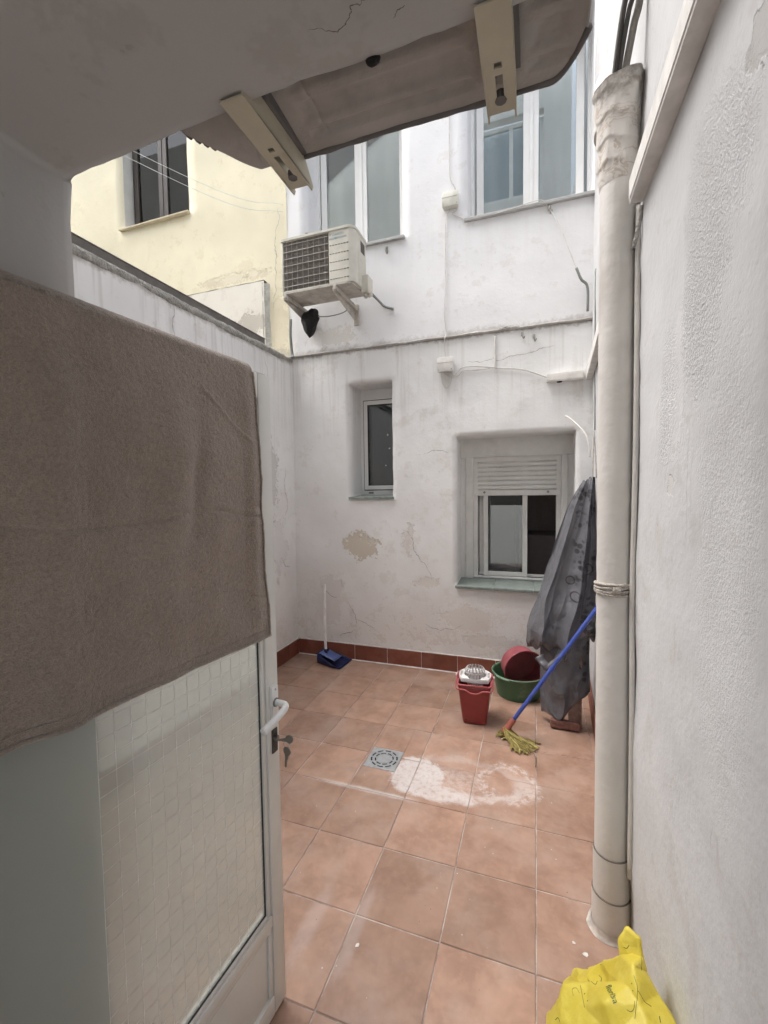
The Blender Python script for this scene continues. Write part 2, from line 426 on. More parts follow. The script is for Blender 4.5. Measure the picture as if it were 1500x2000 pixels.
def mk_frost():
    g = G('frosted_glass'); n = g.noise(900, 2)
    gl = g.n('BsdfRefraction'); g.put(gl.inputs['Color'], (.88, .93, .90)); gl.inputs['Roughness'].default_value = .24; gl.inputs['IOR'].default_value = 1.03
    gs = g.n('BsdfGlossy'); gs.inputs['Roughness'].default_value = .22; g.put(gs.inputs['Color'], (.8, .84, .82))
    tl = g.n('BsdfTranslucent'); g.put(tl.inputs['Color'], (.86, .90, .85))
    df = g.n('BsdfDiffuse'); g.put(df.inputs['Color'], (.74, .80, .75))
    a = g.n('MixShader'); a.inputs[0].default_value = .38; g.t.links.new(gl.outputs[0], a.inputs[1]); g.t.links.new(tl.outputs[0], a.inputs[2])
    b = g.n('MixShader'); b.inputs[0].default_value = .34; g.t.links.new(a.outputs[0], b.inputs[1]); g.t.links.new(df.outputs[0], b.inputs[2])
    fr = g.n('Fresnel'); fr.inputs[0].default_value = 1.35
    c = g.n('MixShader'); g.put(c.inputs[0], S(g, fr.outputs[0]) * .8); g.t.links.new(b.outputs[0], c.inputs[1]); g.t.links.new(gs.outputs[0], c.inputs[2])
    return g.done(S(g, c.outputs[0]))
M_frost = mk_frost()
M_etch = simple('etched_line', (.72, .73, .69), .7, var=.15)
def mk_towel():
    g = G('terry_cloth'); f1 = g.noise(420, 3, .6); f2 = g.noise(150, 3, .6); b = g.noise(5, 5, .6)
    c = g.mix(g.ss(b, .3, .7), (.32, .262, .222), (.37, .306, .26))
    c = g.mix(g.ss(f1 * .6 + f2 * .4, .33, .66), g.mul(c, (.80, .80, .80)), g.mul(c, (1.2, 1.19, 1.18)))
    return g.done(g.pbsdf(color=c, rough=1, spec=.05, sheen=.45, normal=g.bump(f1 * .6 + f2 * .8 + g.noise(40, 3) * .5, .006, .9)))
M_towel = mk_towel()
def mk_tarp():
    g = G('grey_printed_sheet'); x, y, z = g.xyz()
    c = g.mix(g.ss(g.noise(8, 3), .3, .7), (.10, .10, .112), (.135, .135, .15))
    right = g.ss(x + (z - 1.0) * .04, .235, .27)
    fl = g.ss(g.voro(26, vec=g.vec(x, y * .3, z)), .5, .38) * g.ss(g.noise(7, 3), .46, .52) * right
    def ring(cx, cz, r):
        a = x - cx; b = z - cz; d = ((a * a + b * b).sqrt() - r).abs(); return g.ss(d, .0065, .002)
    k = fl.max(ring(.325, 1.09, .036) * right).max(ring(.25, .92, .03)).max(ring(.22, 1.02, .026)).max(g.ss((x - .325).abs() + (z - 1.09).abs() * .2, .007, .003) * g.ss((z - 1.09).abs(), .03, .02))
    c = g.mix(k * .85, c, (.022, .022, .026))
    return g.done(g.pbsdf(color=c, rough=g.ss(g.noise(12, 4), .3, .7, .30, .42), spec=.6, normal=g.bump(g.noise(30, 6, .65) * .6 + g.noise(11, 4) * .8, .010, .7)))
M_tarp = mk_tarp()
M_redp = simple('red_plastic', (.25, .035, .035), .35, var=.08, dirt=(.3, .12, .1), dirt_amt=.2)
M_redrim = simple('red_plastic_faded', (.40, .09, .095), .4, var=.08)
M_redb = simple('faded_red_plastic', (.30, .065, .08), .45, var=.12, dirt=(.42, .2, .2), dirt_amt=.3)
M_green = simple('green_plastic', (.055, .14, .07), .4, var=.12, dirt=(.3, .36, .28), dirt_amt=.3)
M_greenrim = simple('green_plastic_worn', (.14, .24, .155), .5, var=.1)
M_whitep = simple('white_plastic', (.66, .64, .63), .45, var=.08, dirt=(.4, .36, .34))
M_blue = simple('dark_blue_plastic', (.010, .017, .075), .35, var=.12)
M_bluel = simple('pale_blue_plastic', (.10, .14, .33), .45, var=.1)
M_mopblue = simple('blue_painted_handle', (.04, .075, .33), .4, var=.15, dirt=(.2, .22, .45), dirt_amt=.4)
def mk_mop():
    g = G('yellow_mop_fabric'); r = g.rnd(); n = g.noise(60, 3, .6)
    c = g.mix(r, (.20, .155, .045), (.52, .43, .15)); c = g.mix(g.ss(n, .45, .7) * .6, c, (.14, .11, .04))
    return g.done(g.pbsdf(color=c, rough=.95, normal=g.bump(g.noise(400, 2), .004)))
M_mop = mk_mop()
M_wood = simple('weathered_wood', (.24, .17, .14), .85, var=.3, ns=20, bump=.006, bns=60, dirt=(.2, .05, .045), dirt_amt=.6)
M_pipe = simple('grey_white_pipe', (.66, .635, .60), .5, var=.06, ns=4, bump=.003, bns=25, dirt=(.36, .32, .28), dirt_amt=.45)
def mk_wrap():
    g = G('dirty_pipe_wrapping'); x, y, z = g.xyz()
    n1 = g.noise(15, 4, .6, dist=1.0); n2 = g.noise(12, 4, .7)
    c = g.mix(g.ss((n1 - .5).abs(), .045, .005), (.63, .60, .56), (.50, .43, .37))
    c = g.mix(g.ss(n2, .58, .75) * .45, c, (.25, .21, .18))
    c = g.mix(g.ss(z + (n2 - .5) * .25, 2.90, 3.0) * .8, c, (.13, .115, .10))
    return g.done(g.pbsdf(color=c, rough=.85, normal=g.bump(n1 * .5 + n2 * .4, .01, .7)))
M_wrap = mk_wrap()
M_cabd = simple('dark_cable', (.05, .045, .04), .7, dirt=(.2, .18, .16))
M_cabg = simple('grey_cable', (.22, .23, .22), .6)
M_cabw = simple('white_cable', (.62, .60, .57), .6, dirt=(.4, .37, .34))
M_ac = simple('cream_ac_casing', (.60, .58, .51), .5, var=.06, ns=6, dirt=(.30, .26, .21), dirt_amt=.4)
M_acdirty = simple('weathered_ac_metal', (.50, .47, .42), .6, var=.15, ns=15, dirt=(.16, .13, .11), dirt_amt=.7)
M_acdark = simple('ac_coil_dark', (.075, .065, .06), .7, var=.3, ns=40)
M_wire = simple('grille_wire', (.50, .47, .42), .5)
M_bluegrey = simple('label_blue', (.20, .33, .36), .5)
M_greyp = simple('label_grey', (.34, .37, .37), .5)
M_slot = simple('vent_slot', (.09, .08, .07), .8)
M_box = simple('junction_box_plastic', (.62, .61, .54), .5, dirt=(.4, .37, .3), dirt_amt=.3)
M_boxw = simple('painted_junction_box', (.72, .70, .67), .7, dirt=(.45, .41, .38))
M_sheetmetal = simple('grey_pressed_sheet', (.40, .375, .35), .55, var=.14, ns=7, dirt=(.15, .13, .115), dirt_amt=.5, bump=.002, bns=60)
M_lip = simple('dark_sheet_edge', (.14, .13, .125), .6, var=.2)
M_brk = simple('beige_bracket_paint', (.52, .48, .37), .5, var=.07, dirt=(.25, .22, .17))
M_cement = simple('rough_cement', (.40, .39, .36), .95, var=.22, ns=22, bump=.02, bns=70, dirt=(.17, .16, .14), dirt_amt=.7)
M_flash = simple('dark_flashing', (.16, .145, .13), .75, var=.2, ns=16, dirt=(.3, .29, .27))
M_steel = simple('worn_steel', (.46, .48, .50), .38, metal=.5, var=.15, ns=30, dirt=(.45, .44, .43), dirt_amt=.5)
M_hole = simple('drain_black', (.015, .015, .015), .9)
M_keym = simple('key_metal', (.22, .20, .18), .4, metal=.7)
M_lock = simple('lock_plate_dark', (.05, .045, .04), .5, metal=.3)
M_rope = simple('old_rope', (.55, .50, .45), .95, var=.2, ns=60, bump=.01, bns=200)
M_clear = simple('clear_line', (.65, .7, .68), .4)
M_bat = simple('black_foam', (.018, .017, .017), .85, bump=.01, bns=60)
def mk_bag():
    g = G('yellow_bag_fabric'); n = g.noise(28, 6, .65)
    c = g.mix(g.ss(n, .3, .7), (.72, .59, .07), (.80, .68, .12))
    c = g.mix(g.ss(g.noise(9, 5, .7, g.vadd(g.pos, (2, 5, 1))), .58, .7) * .4, c, (.42, .32, .04))
    tl = g.n('BsdfTranslucent'); g.put(tl.inputs[0], (.8, .66, .08))
    b = g.pbsdf(color=c, rough=.42, spec=.45, normal=g.bump(n * .7 + g.noise(260, 2) * .12, .006, .7))
    ms = g.n('MixShader'); ms.inputs[0].default_value = .28; g.t.links.new(b.k, ms.inputs[1]); g.t.links.new(tl.outputs[0], ms.inputs[2])
    return g.done(S(g, ms.outputs[0]))
M_bag = mk_bag()
M_ink = simple('green_ink', (.03, .085, .03), .6)
M_inkd = simple('dark_ink', (.06, .075, .02), .6)

# ================================================================== SETTING
YB, YU, XL = 3.80, 3.83, -2.27
TS, TX, TY = .33, .008, 2.125
def XR(y): return .325 + max(0, y - 1.75) * .045
# --- patio floor: grout bed with one tile object for each tile
bm = NB(); box(bm, (-2.4, -1.6, -.16), (.6, 3.95, -.0035))
floor = obj('patio_floor', bm, M_grout); tag(floor, kind='structure')
GAP = .0045
def tile_bm(a, b, c, d, zt=0.0):
    bm = NB(); bv = .0022
    lo = [bm.verts.new((p[0], p[1], -.02)) for p in ((a, c), (b, c), (b, d), (a, d))]
    mi = [bm.verts.new((p[0], p[1], zt - bv)) for p in ((a, c), (b, c), (b, d), (a, d))]
    hi = [bm.verts.new((p[0], p[1], zt)) for p in ((a + bv, c + bv), (b - bv, c + bv), (b - bv, d - bv), (a + bv, d - bv))]
    for A, B in ((lo, mi), (mi, hi)):
        for k in range(4): bm.faces.new((A[k], A[(k + 1) % 4], B[(k + 1) % 4], B[k]))
    bm.faces.new(hi); return bm
proto = None; rt = random.Random(3)
DR = (-.968, -.768, 2.318, 2.518)          # drain cover
for i in range(-7, 2):
    for j in range(-8, 7):
        a, b = TX + i * TS + GAP / 2, TX + (i + 1) * TS - GAP / 2
        c, d = TY + j * TS + GAP / 2, TY + (j + 1) * TS - GAP / 2
        a2, b2, c2, d2 = max(a, XL), min(b, .46), max(c, -.55), min(d, 3.80)
        if b2 - a2 < .02 or d2 - c2 < .02: continue
        cut = abs((b2 - a2) - (b - a)) > 1e-4 or abs((d2 - c2) - (d - c)) > 1e-4
        ctr = Vector(((a2 + b2) / 2, (c2 + d2) / 2, 0))
        if a2 < DR[1] and b2 > DR[0] and c2 < DR[3] and d2 > DR[2]:
            bm = NB()                        # tile cut round the drain
            hx0, hx1, hy0, hy1 = max(a2, DR[0]), min(b2, DR[1]), max(c2, DR[2]), min(d2, DR[3])
            for q in ((a2, hx0, c2, d2), (hx1, b2, c2, d2), (hx0, hx1, c2, hy0), (hx0, hx1, hy1, d2)):
                if q[1] - q[0] > .004 and q[3] - q[2] > .004:
                    t = tile_bm(*q); me = bpy.data.meshes.new('t'); t.to_mesh(me); t.free(); bm.from_mesh(me); bpy.data.meshes.remove(me)
            o = obj('tile', bm, M_tile, floor, origin=ctr)
        elif cut: o = obj('tile', tile_bm(a2, b2, c2, d2), M_tile, floor, origin=ctr)
        elif proto is None: o = proto = obj('tile', tile_bm(a2, b2, c2, d2), M_tile, floor, origin=ctr)
        else:
            o = proto.copy(); o.location = ctr; link(o, floor)
        o.rotation_euler = (R_(rt.uniform(-.12, .12)), R_(rt.uniform(-.12, .12)), R_(rt.uniform(-.15, .15)))
        o.location.z = rt.uniform(-.0008, .0006)
# --- ground of the yards round the light well
bm = NB(); box(bm, (-40, -40, -.4), (40, 40, -.2)); tag(obj('ground', bm, M_cement), kind='structure')

# --- rear building
rear = thing('rear_building', (-.9, YB, 0), 'white rendered building with four windows closing the far end of the patio', 'building')
SW = (-1.669, -1.235, 1.572, 2.637); BW = (-.658, .302, .785, 2.095)
LW = (-2.11, -1.126, 3.90, 5.45); RW = (-.56, .415, 3.925, 5.45)
bm = NB()
us = breaks(XL - .06, .50, .045, [SW[0], SW[1], BW[0], BW[1]]); vs = breaks(-.02, 2.945, .045, [SW[2], SW[3], BW[2], BW[3]])
wall(bm, lambda u, v, o: Vector((u, YB - o, v)), us, vs, [SW, BW], depth=.31, amp=.009, edge=.006, seed=1)
obj('lower_wall', bm, M_back, rear, 'all')
bm = NB()
us = breaks(-2.315, .52, .09, [LW[0], LW[1], RW[0], RW[1]]); vs = breaks(2.93, 6.3, .09, [LW[2], LW[3], RW[2], RW[3]])
wall(bm, lambda u, v, o: Vector((u, YU - o, v)), us, vs, [LW, RW], depth=.30, amp=.006, edge=.003, seed=2)
obj('upper_wall', bm, M_up, rear, 'all')
# ledge where the thicker lower wall stops: uneven rounded mortar lip
bm = NB()
def ledge_f(i, j):
    x = -2.29 + i * 2.78; a = j * math.pi
    r = .014 + .006 * nz((x, 1, 0), 7) + .003 * nz((x, 2, 0), 23)
    return Vector((x, YB - .012 - math.sin(a) * r, 2.947 + .004 * nz((x, 5, 0), 5) + (math.cos(a)) * r * .7)) + Vector((0, (.05 if j in (0,) else 0), 0))
grid(bm, ledge_f, 180, 8); obj('ledge', bm, M_back, rear, 'all')
# little broken bits of mortar and dirt along the ledge
for k, (x, s) in enumerate(((-1.62, .02), (-.24, .03), (-.16, .022), (.0, .014), (-1.69, .012))):
    bm = NB(); bmesh.ops.create_icosphere(bm, subdivisions=2, radius=1)
    for v in bm.verts: v.co = Vector((x, YB - .016, 2.955)) + Vector((v.co.x * s * 1.7, v.co.y * s * .5, v.co.z * s * .5)) * (1 + .5 * nz(v.co, 2, k))
    obj('mortar_lump', bm, M_cement, rear)
def frame_bm(bm, x0, x1, z0, z1, y, w, d, bev=.003, wb=None, wt=None):
    """rectangular frame with members w wide and d deep, front face at y"""
    wb = wb or w; wt = wt or w
    box(bm, (x0, y, z0), (x0 + w, y + d, z1), bev); box(bm, (x1 - w, y, z0), (x1, y + d, z1), bev)
    box(bm, (x0 + w - .0005, y + .0006, z0), (x1 - w + .0005, y + d, z0 + wb), bev); box(bm, (x0 + w - .0005, y + .0006, z1 - wt), (x1 - w + .0005, y + d, z1), bev)
def pane_bm(x0, x1, z0, z1, y): bm = NB(); box(bm, (x0, y, z0), (x1, y + .005, z1)); return bm
# small window
w = obj('window', (lambda b: (frame_bm(b, SW[0] - .01, SW[1] + .05, SW[2] + .015, SW[3] + .01, YB + .302, .06, .06, .004, wb=.05, wt=.13), b)[1])(NB()), M_alu, rear)
bm = NB(); frame_bm(bm, SW[0] + .035, SW[1] - .01, SW[2] + .07, SW[3] - .11, YB + 0.2860, .042, .05, .006); obj('sash', bm, M_alu, w)
bm = NB(); frame_bm(bm, SW[0] + .027, SW[1] - .002, SW[2] + .062, SW[3] - .102, YB + 0.3005, .009, .02, .001); obj('gasket', bm, M_rubber, w)
bm = NB(); frame_bm(bm, SW[0] + .076, SW[1] - .051, SW[2] + .111, SW[3] - .151, YB + 0.2885, .006, .02, .001); obj('gasket', bm, M_rubber, w)
obj('pane', pane_bm(SW[0] + .07, SW[1] - .05, SW[2] + .11, SW[3] - .15, YB + 0.3050), M_glassd, w)
bm = NB(); box(bm, (SW[0] + .075, YB + 0.2990, SW[2] + .032), (SW[0] + .125, YB + 0.3060, SW[2] + .044), .002); obj('drain_vent', bm, M_rubber, w)
def splat(cx, cz, r, y, k):
    bm = NB(); bmesh.ops.create_circle(bm, cap_ends=True, radius=r, segments=12, matrix=Matrix.Translation((cx, y, cz)) @ Matrix.Rotation(R_(90), 4, 'X'))
    for v in bm.verts: v.co += Vector((nz(v.co, 40, k), 0, nz(v.co, 40, k + 3))) * r * .8
    obj('dried_splash', bm, M_whitep, w)
splat(-1.385, 2.185, .008, YB + 0.3025, 1); splat(-1.37, 2.05, .008, YB + 0.3025, 2); splat(-1.41, 1.88, .008, YB + 0.3025, 3)
nt_ = 3; tw = (SW[1] - SW[0] + .02) / nt_
for k in range(nt_):
    bm = NB(); x0 = SW[0] - .012 + k * tw + .0015
    box(bm, (x0, YB - .02, SW[2] - .012), (x0 + tw - .003, YB + .31, SW[2] + .012), .003, Matrix.Rotation(R_(3 + .6 * nz((k, 1, 1))), 3, 'X'))
    obj('sill_tile', bm, M_sill, w)
bm = NB(); box(bm, (SW[0] - .5, YB + .38, SW[2] - .6), (SW[1] + .6, YB + 2.0, SW[3] + .3)); bmesh.ops.reverse_faces(bm, faces=bm.faces)
for f in [f for f in bm.faces if f.calc_center_median().y < YB + .39]: bm.faces.remove(f)
obj('room_shell', bm, M_roomgrey, rear)
# large sliding window with roller shutter
yb = YB + .285
w = obj('window', (lambda b: (frame_bm(b, -.552, .215, BW[2] + .0, BW[3] - .16, yb, .045, .09, .003), b)[1])(NB()), M_alug, rear)
bm = NB(); box(bm, (BW[0] - .01, yb - .02, BW[3] - .172), (BW[1] + .01, yb + .1, BW[3] + .01), .004)
box(bm, (BW[0] + .06, yb - .032, BW[3] - .172), (BW[1] - .05, yb - .015, BW[3] - .158), .003); obj('shutter_box_cover', bm, M_alug, w)
for x0, x1 in ((-.615, -.546), (.209, .262)):
    bm = NB(); box(bm, (x0, yb - .03, BW[2] + .02), (x1, yb + .08, BW[3] - .172), .004); obj('shutter_guide', bm, M_alug, w)
for x0, x1 in ((-.675, -.614), (.261, .315)):
    bm = NB(); box(bm, (x0, yb - .008, BW[2] + .0), (x1, yb + .1, BW[3] - .17), .002); obj('plaster_infill', bm, M_back, w)
# sashes
def sash(par, x0, x1, z0, z1, y, wd, name='sash', gm=None, m=M_alug, gm2=M_glass):
    s = obj(name, (lambda b: (frame_bm(b, x0, x1, z0, z1, y, wd, .028, .004), b)[1])(NB()), m, par)
    obj('pane', pane_bm(x0 + wd - .004, x1 - wd + .004, z0 + wd - .004, z1 - wd + .004, y + .012), gm2, par); return s
zs0, zs1 = BW[2] + .045, BW[3] - .2
sash(w, -.458, -.07, zs0, zs1, yb + .012, .042, gm2=M_glassd)
sash(w, -.50, -.135, zs0 + .01, zs1, yb + .055, .04, gm2=M_glass)
bm = NB(); box(bm, (-.545, yb - .012, BW[2] + .028), (.21, yb + .075, BW[2] + .045), .003); box(bm, (-.5, yb + .044, BW[2] + .04), (.17, yb + .05, BW[2] + .07), .001); obj('sliding_track', bm, M_alu, w)
nsl = 3; tw = (BW[1] - BW[0] + .02) / nsl
for k in range(nsl):
    bm = NB(); x0 = BW[0] - .012 + k * tw
    box(bm, (x0 + .0015, YB - .028, BW[2] - .012), (x0 + tw - .0015, YB + .29, BW[2] + .012), .004, Matrix.Rotation(R_(3), 3, 'X')); obj('sill_tile', bm, M_sill, w)
sh = thing('roller_shutter', (-.18, yb, 1.75), None, None); sh.parent = rear; sh.location = Vector((-.18, yb, 1.75)) - WLOC[rear]
sx0, sx1 = -.549, .212
slat = None
for k in range(7):
    zz = BW[3] - .178 - (k + 1) * .042
    if slat is None:
        bm = NB()
        def sl_f(i, j):
            a = j
            return Vector((sx0 + i * (sx1 - sx0), yb + .016 - .016 * math.sin(math.pi * min(1, a * 1.06)) ** .45, zz + .0408 * a))
        grid(bm, sl_f, 1, 9); slat = obj('slat', bm, M_alug, sh, True, origin=(-.18, yb, zz))
    else:
        o = slat.copy(); link(o, sh); o.location = Vector((-.18, yb, zz)) - WLOC[sh]
zz = BW[3] - .178 - 7 * .042
bm = NB(); box(bm, (sx0 - .002, yb - .004, zz - .05), (sx1 + .002, yb + .012, zz - .001), .003); obj('bottom_bar', bm, M_alug, sh)
for x in (sx0 + .105, sx1 - .11):
    bm = NB(); tube(bm, [(x, yb - .004, zz - .02), (x, yb - .022, zz - .02)], .008, 12); tube(bm, [(x, yb - .02, zz - .02), (x, yb - .026, zz - .02)], .011, 12); obj('stop_button', bm, M_cabg, sh)
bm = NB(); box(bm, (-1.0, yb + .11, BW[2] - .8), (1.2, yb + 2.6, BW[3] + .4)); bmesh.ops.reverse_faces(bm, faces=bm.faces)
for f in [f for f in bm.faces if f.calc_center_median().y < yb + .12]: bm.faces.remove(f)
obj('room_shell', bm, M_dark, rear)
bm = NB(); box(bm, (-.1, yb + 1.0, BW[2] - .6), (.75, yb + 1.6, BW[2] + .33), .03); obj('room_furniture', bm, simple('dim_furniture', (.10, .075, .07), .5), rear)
crack(rear, [(BW[0] + .05, yb - .0105, 1.45), (BW[0] + .04, yb - .0105, .95)], .02, simple('old_filler', (.45, .41, .34), .9), (0, -1, 0), 'filler_strip', .1, 4)
# upper windows (casements in deep reveals)
def upper_window(O, split, blind, gm):
    x0, x1, z0, z1 = O; y = YU + .285
    w = obj('window', (lambda b: (frame_bm(b, x0 - .02, x1 + .03, z0, z1 + .005, y, .05, .06, .003), b)[1])(NB()), M_alu, rear)
    sash(w, x0 + .048, split + .014, z0 + .045, z1 - .04, y - .014, .062, m=M_alu, gm2=gm)
    sash(w, split + .016, x1 - .046, z0 + .045, z1 - .04, y - .012, .062, m=M_alu, gm2=gm)
    bm = NB(); box(bm, (split + .004, y - .021, z0 + .045), (split + .034, y - .0135, z1 - .045), .003); obj('meeting_stile', bm, M_alu, w)
    bm = NB(); frame_bm(bm, x0 + .044, x1 - .042, z0 + .041, z1 - .036, y - .002, .006, .01, .001); obj('gasket', bm, M_cabg, w)
    bm = NB()
    grid(bm, lambda i, j: Vector((x0 - .1 + i * (x1 - x0 + .2), y + .16 + .006 * math.sin(i * 40), z0 - .1 + j * (z1 - z0 + .2))), 80, 2); obj('blind', bm, blind, w, True)
    bm = NB(); box(bm, (x0 - .02, YU - .03, z0 - .028), (x1 + .02, YU + .29, z0 - .001), .005, Matrix.Rotation(R_(2), 3, 'X')); obj('sill', bm, M_stonesill, w)
upper_window(LW, -1.645, M_blind, M_glassm); upper_window(RW, -.065, M_blind2, M_glassm)
# back-wall skirting tiles
def skirting(par, run, pos, hgt=.148, th=.012):
    k = 0
    for a, b in run:
        bm = pos(a + .0015, b - .0015, hgt, th); o = obj('skirting_tile', bm, M_skirt, par); k += 1
jx = sorted([TX - c * TS for c in range(0, 8)])
runs = []; e = [XL + .013] + [x for x in jx if x > XL + .06] + [.395]
runs = list(zip(e, e[1:]))
def sk_back(a, b, h, th):
    bm = NB(); dz = .002 * nz((a, 3, 3), 5); box(bm, (a, YB - th - .004, .002), (b, YB - .001, h + dz), .0025); return bm
skirting(rear, runs, sk_back)
bm = NB(); grid(bm, lambda i, j: Vector((XL + i * 2.67, YB - .004 - .012 * math.sin(j * math.pi), .150 + .009 * j + .003 * nz((i * 2.7, 0, 0), 12))), 120, 5); obj('skirting_mortar', bm, M_groutw, rear, 'all')
bm = NB(); grid(bm, lambda i, j: Vector((XL + i * 2.67, YB - .015 - .010 * (1 - j) * (1 + .6 * nz((i * 2.7, 9, 0), 14)), .0008 + .008 * j)), 120, 3); obj('floor_mortar_bead', bm, M_groutw, rear, 'all')
for k in range(len(runs) - 1):
    x = runs[k][1]; bm = NB(); box(bm, (x - .0016, YB - .0155, .002), (x + .0016, YB - .002, .148)); obj('skirting_joint', bm, M_groutw, rear)
# hairline cracks on the rear wall
for k, P in enumerate(([(-.35, 2.70), (-.2, 2.73), (.02, 2.76), (.14, 2.77)], [(-1.15, 1.28), (-1.05, 1.18), (-1.02, 1.05), (-.93, .95), (-.88, .82)], [(-2.0, .72), (-1.9, .62), (-1.82, .6)], [(-1.72, .56), (-1.63, .43), (-1.62, .35)],
                       [(-1.62, .40), (-1.5, .35), (-1.42, .3)], [(-.55, 2.72), (-.4, 2.715), (-.33, 2.73)], [(-.95, .42), (-.8, .37), (-.6, .44)], [(-.95, 1.95), (-.82, 1.98), (-.72, 1.95)], [(-1.80, .22), (-1.72, .26), (-1.66, .28)])):
    crack(rear, [(x, YB - .011, z) for x, z in P], .006 if k in (8,) else .0045, M_crackl, (0, -1, 0), seed=k)

# --- cream neighbour
nb = thing('neighbour_building', (-4.2, YB, 0), 'cream yellow rendered building with brown window beyond the left parapet', 'building')
YW = (-4.395, -3.474, 4.61, 5.9)
bm = NB(); us = breaks(-9, -2.30, .12, [YW[0], YW[1]]); vs = breaks(0, 6.3, .12, [YW[2], YW[3]])
wall(bm, lambda u, v, o: Vector((u, YU - .008 - o, v)), us, vs, [YW], depth=.24, amp=.012, edge=.004, seed=5); obj('wall', bm, M_yel, nb, 'all')
y = YU + .13
w = obj('window', (lambda b: (frame_bm(b, YW[0] + .0, YW[1] - .0, YW[2] + .0, YW[3], y, .045, .06, .003), b)[1])(NB()), M_brown, nb)
s = obj('sash', (lambda b: (frame_bm(b, YW[0] + .05, -3.93, YW[2] + .04, YW[3] - .04, y - .03, .06, .04, .004), b)[1])(NB()), M_brown, w)
s = obj('sash', (lambda b: (frame_bm(b, -3.925, YW[1] - .05, YW[2] + .04, YW[3] - .04, y - .028, .06, .04, .004), b)[1])(NB()), M_brown, w)
obj('pane', pane_bm(YW[0] + .1, -3.98, YW[2] + .09, YW[3] - .09, y - .012), M_glassy, w); obj('pane', pane_bm(-3.87, YW[1] - .1, YW[2] + .09, YW[3] - .09, y - .012), M_glassy, w)
bm = NB(); grid(bm, lambda i, j: Vector((YW[0] - .1 + i * 1.12, y + .15 + .008 * math.sin(i * 50), YW[2] - .1 + j * 1.6)), 80, 2); obj('curtain', bm, simple('grey_curtain', (.45, .44, .42), .9, var=.15, ns=3), w, True)
bm = NB(); box(bm, (YW[0] - .001, YU + .0, YW[2]), (YW[0] + .006, YU + .13, YW[3])); obj('white_jamb', bm, M_alug, w)
bm = NB(); box(bm, (YW[0] - .05, YU - .045, YW[2] - .018), (YW[1] + .01, YU + .2, YW[2] - .0), .003); obj('sill', bm, simple('yellow_stone_sill', (.55, .48, .35), .8), w)
bm = NB()
def blk(i, j):
    x = -4.6 + i * 2.06; z = 2.6 + j * 1.12
    return Vector((x, YU - .065 - .006 * nz((x, z, 0), 3), z + (.006 * nz((x, 0, 0), 8) if j == 1 else 0)))
grid(bm, blk, 50, 30); bw = obj('plaster_block', bm, M_yelblk, nb, 'all')
bm = NB(); grid(bm, lambda i, j: Vector((-4.6 + i * 2.06 + (0 if i < 1 else .03 * nz((0, j, 0), 6)), YU - .066 + .06 * j, 3.724 + .006 * nz((i * 2.06, 0, 0), 8))), 50, 2); obj('block_cap', bm, M_cement, nb, 'all')
bm = NB(); grid(bm, lambda i, j: Vector((-2.56 + .05 * i + .006 * nz((i, j * 5, 0), 3), YU - .07 + .06 * i + .006 * nz((i * 3, j * 8, 1), 3), 2.6 + 1.10 * j)), 6, 60); obj('cement_edge', bm, simple('pale_cement', (.60, .60, .57), .95, var=.15, bump=.02, bns=60), nb, 'all')
crack(nb, [(-2.40, YU - .022, 4.42), (-2.43, YU - .022, 4.1), (-2.41, YU - .022, 3.95), (-2.44, YU - .022, 3.7), (-2.47, YU - .022, 3.45)], .007, M_crackl, (0, -1, 0), seed=21, jag=.3)
# --- left parapet wall
lw = thing('boundary_wall', (XL, 2.4, 0), 'low white parapet wall along the left side with dirty mortar coping', 'wall')
bm = NB(); us = breaks(.60, YB + .01, .06); vs = breaks(-.02, 2.90, .06)
wall(bm, lambda u, v, o: Vector((XL + o, u, v)), us, vs, (), amp=.010, seed=7); obj('wall_face', bm, M_left, lw, 'all')
bm = NB()
def cop(i, j):
    y = .6 + i * (YB - .6); a = -math.pi / 2 + j * math.pi * 1.05
    r = .030 + .010 * nz((y, 0, 0), 5) + .007 * nz((y, j * 2, 0), 18)
    return Vector((XL - .012 + r * math.cos(a) * .8, y, 2.912 + r * math.sin(a)))
grid(bm, cop, 220, 10); obj('mortar_coping', bm, M_cement, lw, 'all')
bm = NB(); box(bm, (XL - .42, .6, -.02), (XL - .02, YB - .012, 2.93)); obj('wall_core', bm, M_plain, lw)
bm = NB(); box(bm, (XL - .10, .6, 2.925), (XL - .03, 3.40, 3.005), .004); obj('flashing', bm, M_flash, lw)
bm = NB(); box(bm, (XL - .115, .6, 3.003), (XL - .026, 3.405, 3.011), .002); obj('flashing_lip', bm, M_lip, lw)
e = [.66, .95, 1.28, 1.61, 1.94, 2.27, 2.60, 2.93, 3.26, 3.59, YB - .018]
def sk_left(a, b, h, th):
    bm = NB(); box(bm, (XL + .001, a, .002), (XL + th + .004, b, h), .0025); return bm
skirting(lw, list(zip(e, e[1:])), sk_left)
bm = NB(); grid(bm, lambda i, j: Vector((XL + .004 + .012 * math.sin(j * math.pi), .66 + i * (YB - .66), .149 + .010 * j + .003 * nz((i * 3, 0, 0), 12))), 120, 5); obj('skirting_mortar', bm, M_groutw, lw, 'all')
for k, P in enumerate(([(3.62, 1.85), (3.6, 1.7), (3.64, 1.55), (3.6, 1.4)], [(3.5, 1.02), (3.58, .92), (3.66, .9)], [(2.3, 2.9), (2.31, 2.6)], [(3.3, 2.85), (3.31, 2.2), (3.29, 1.9)])):
    crack(lw, [(XL + .012, y_, z) for y_, z in P], .006, M_crackl, (1, 0, 0), seed=40 + k)
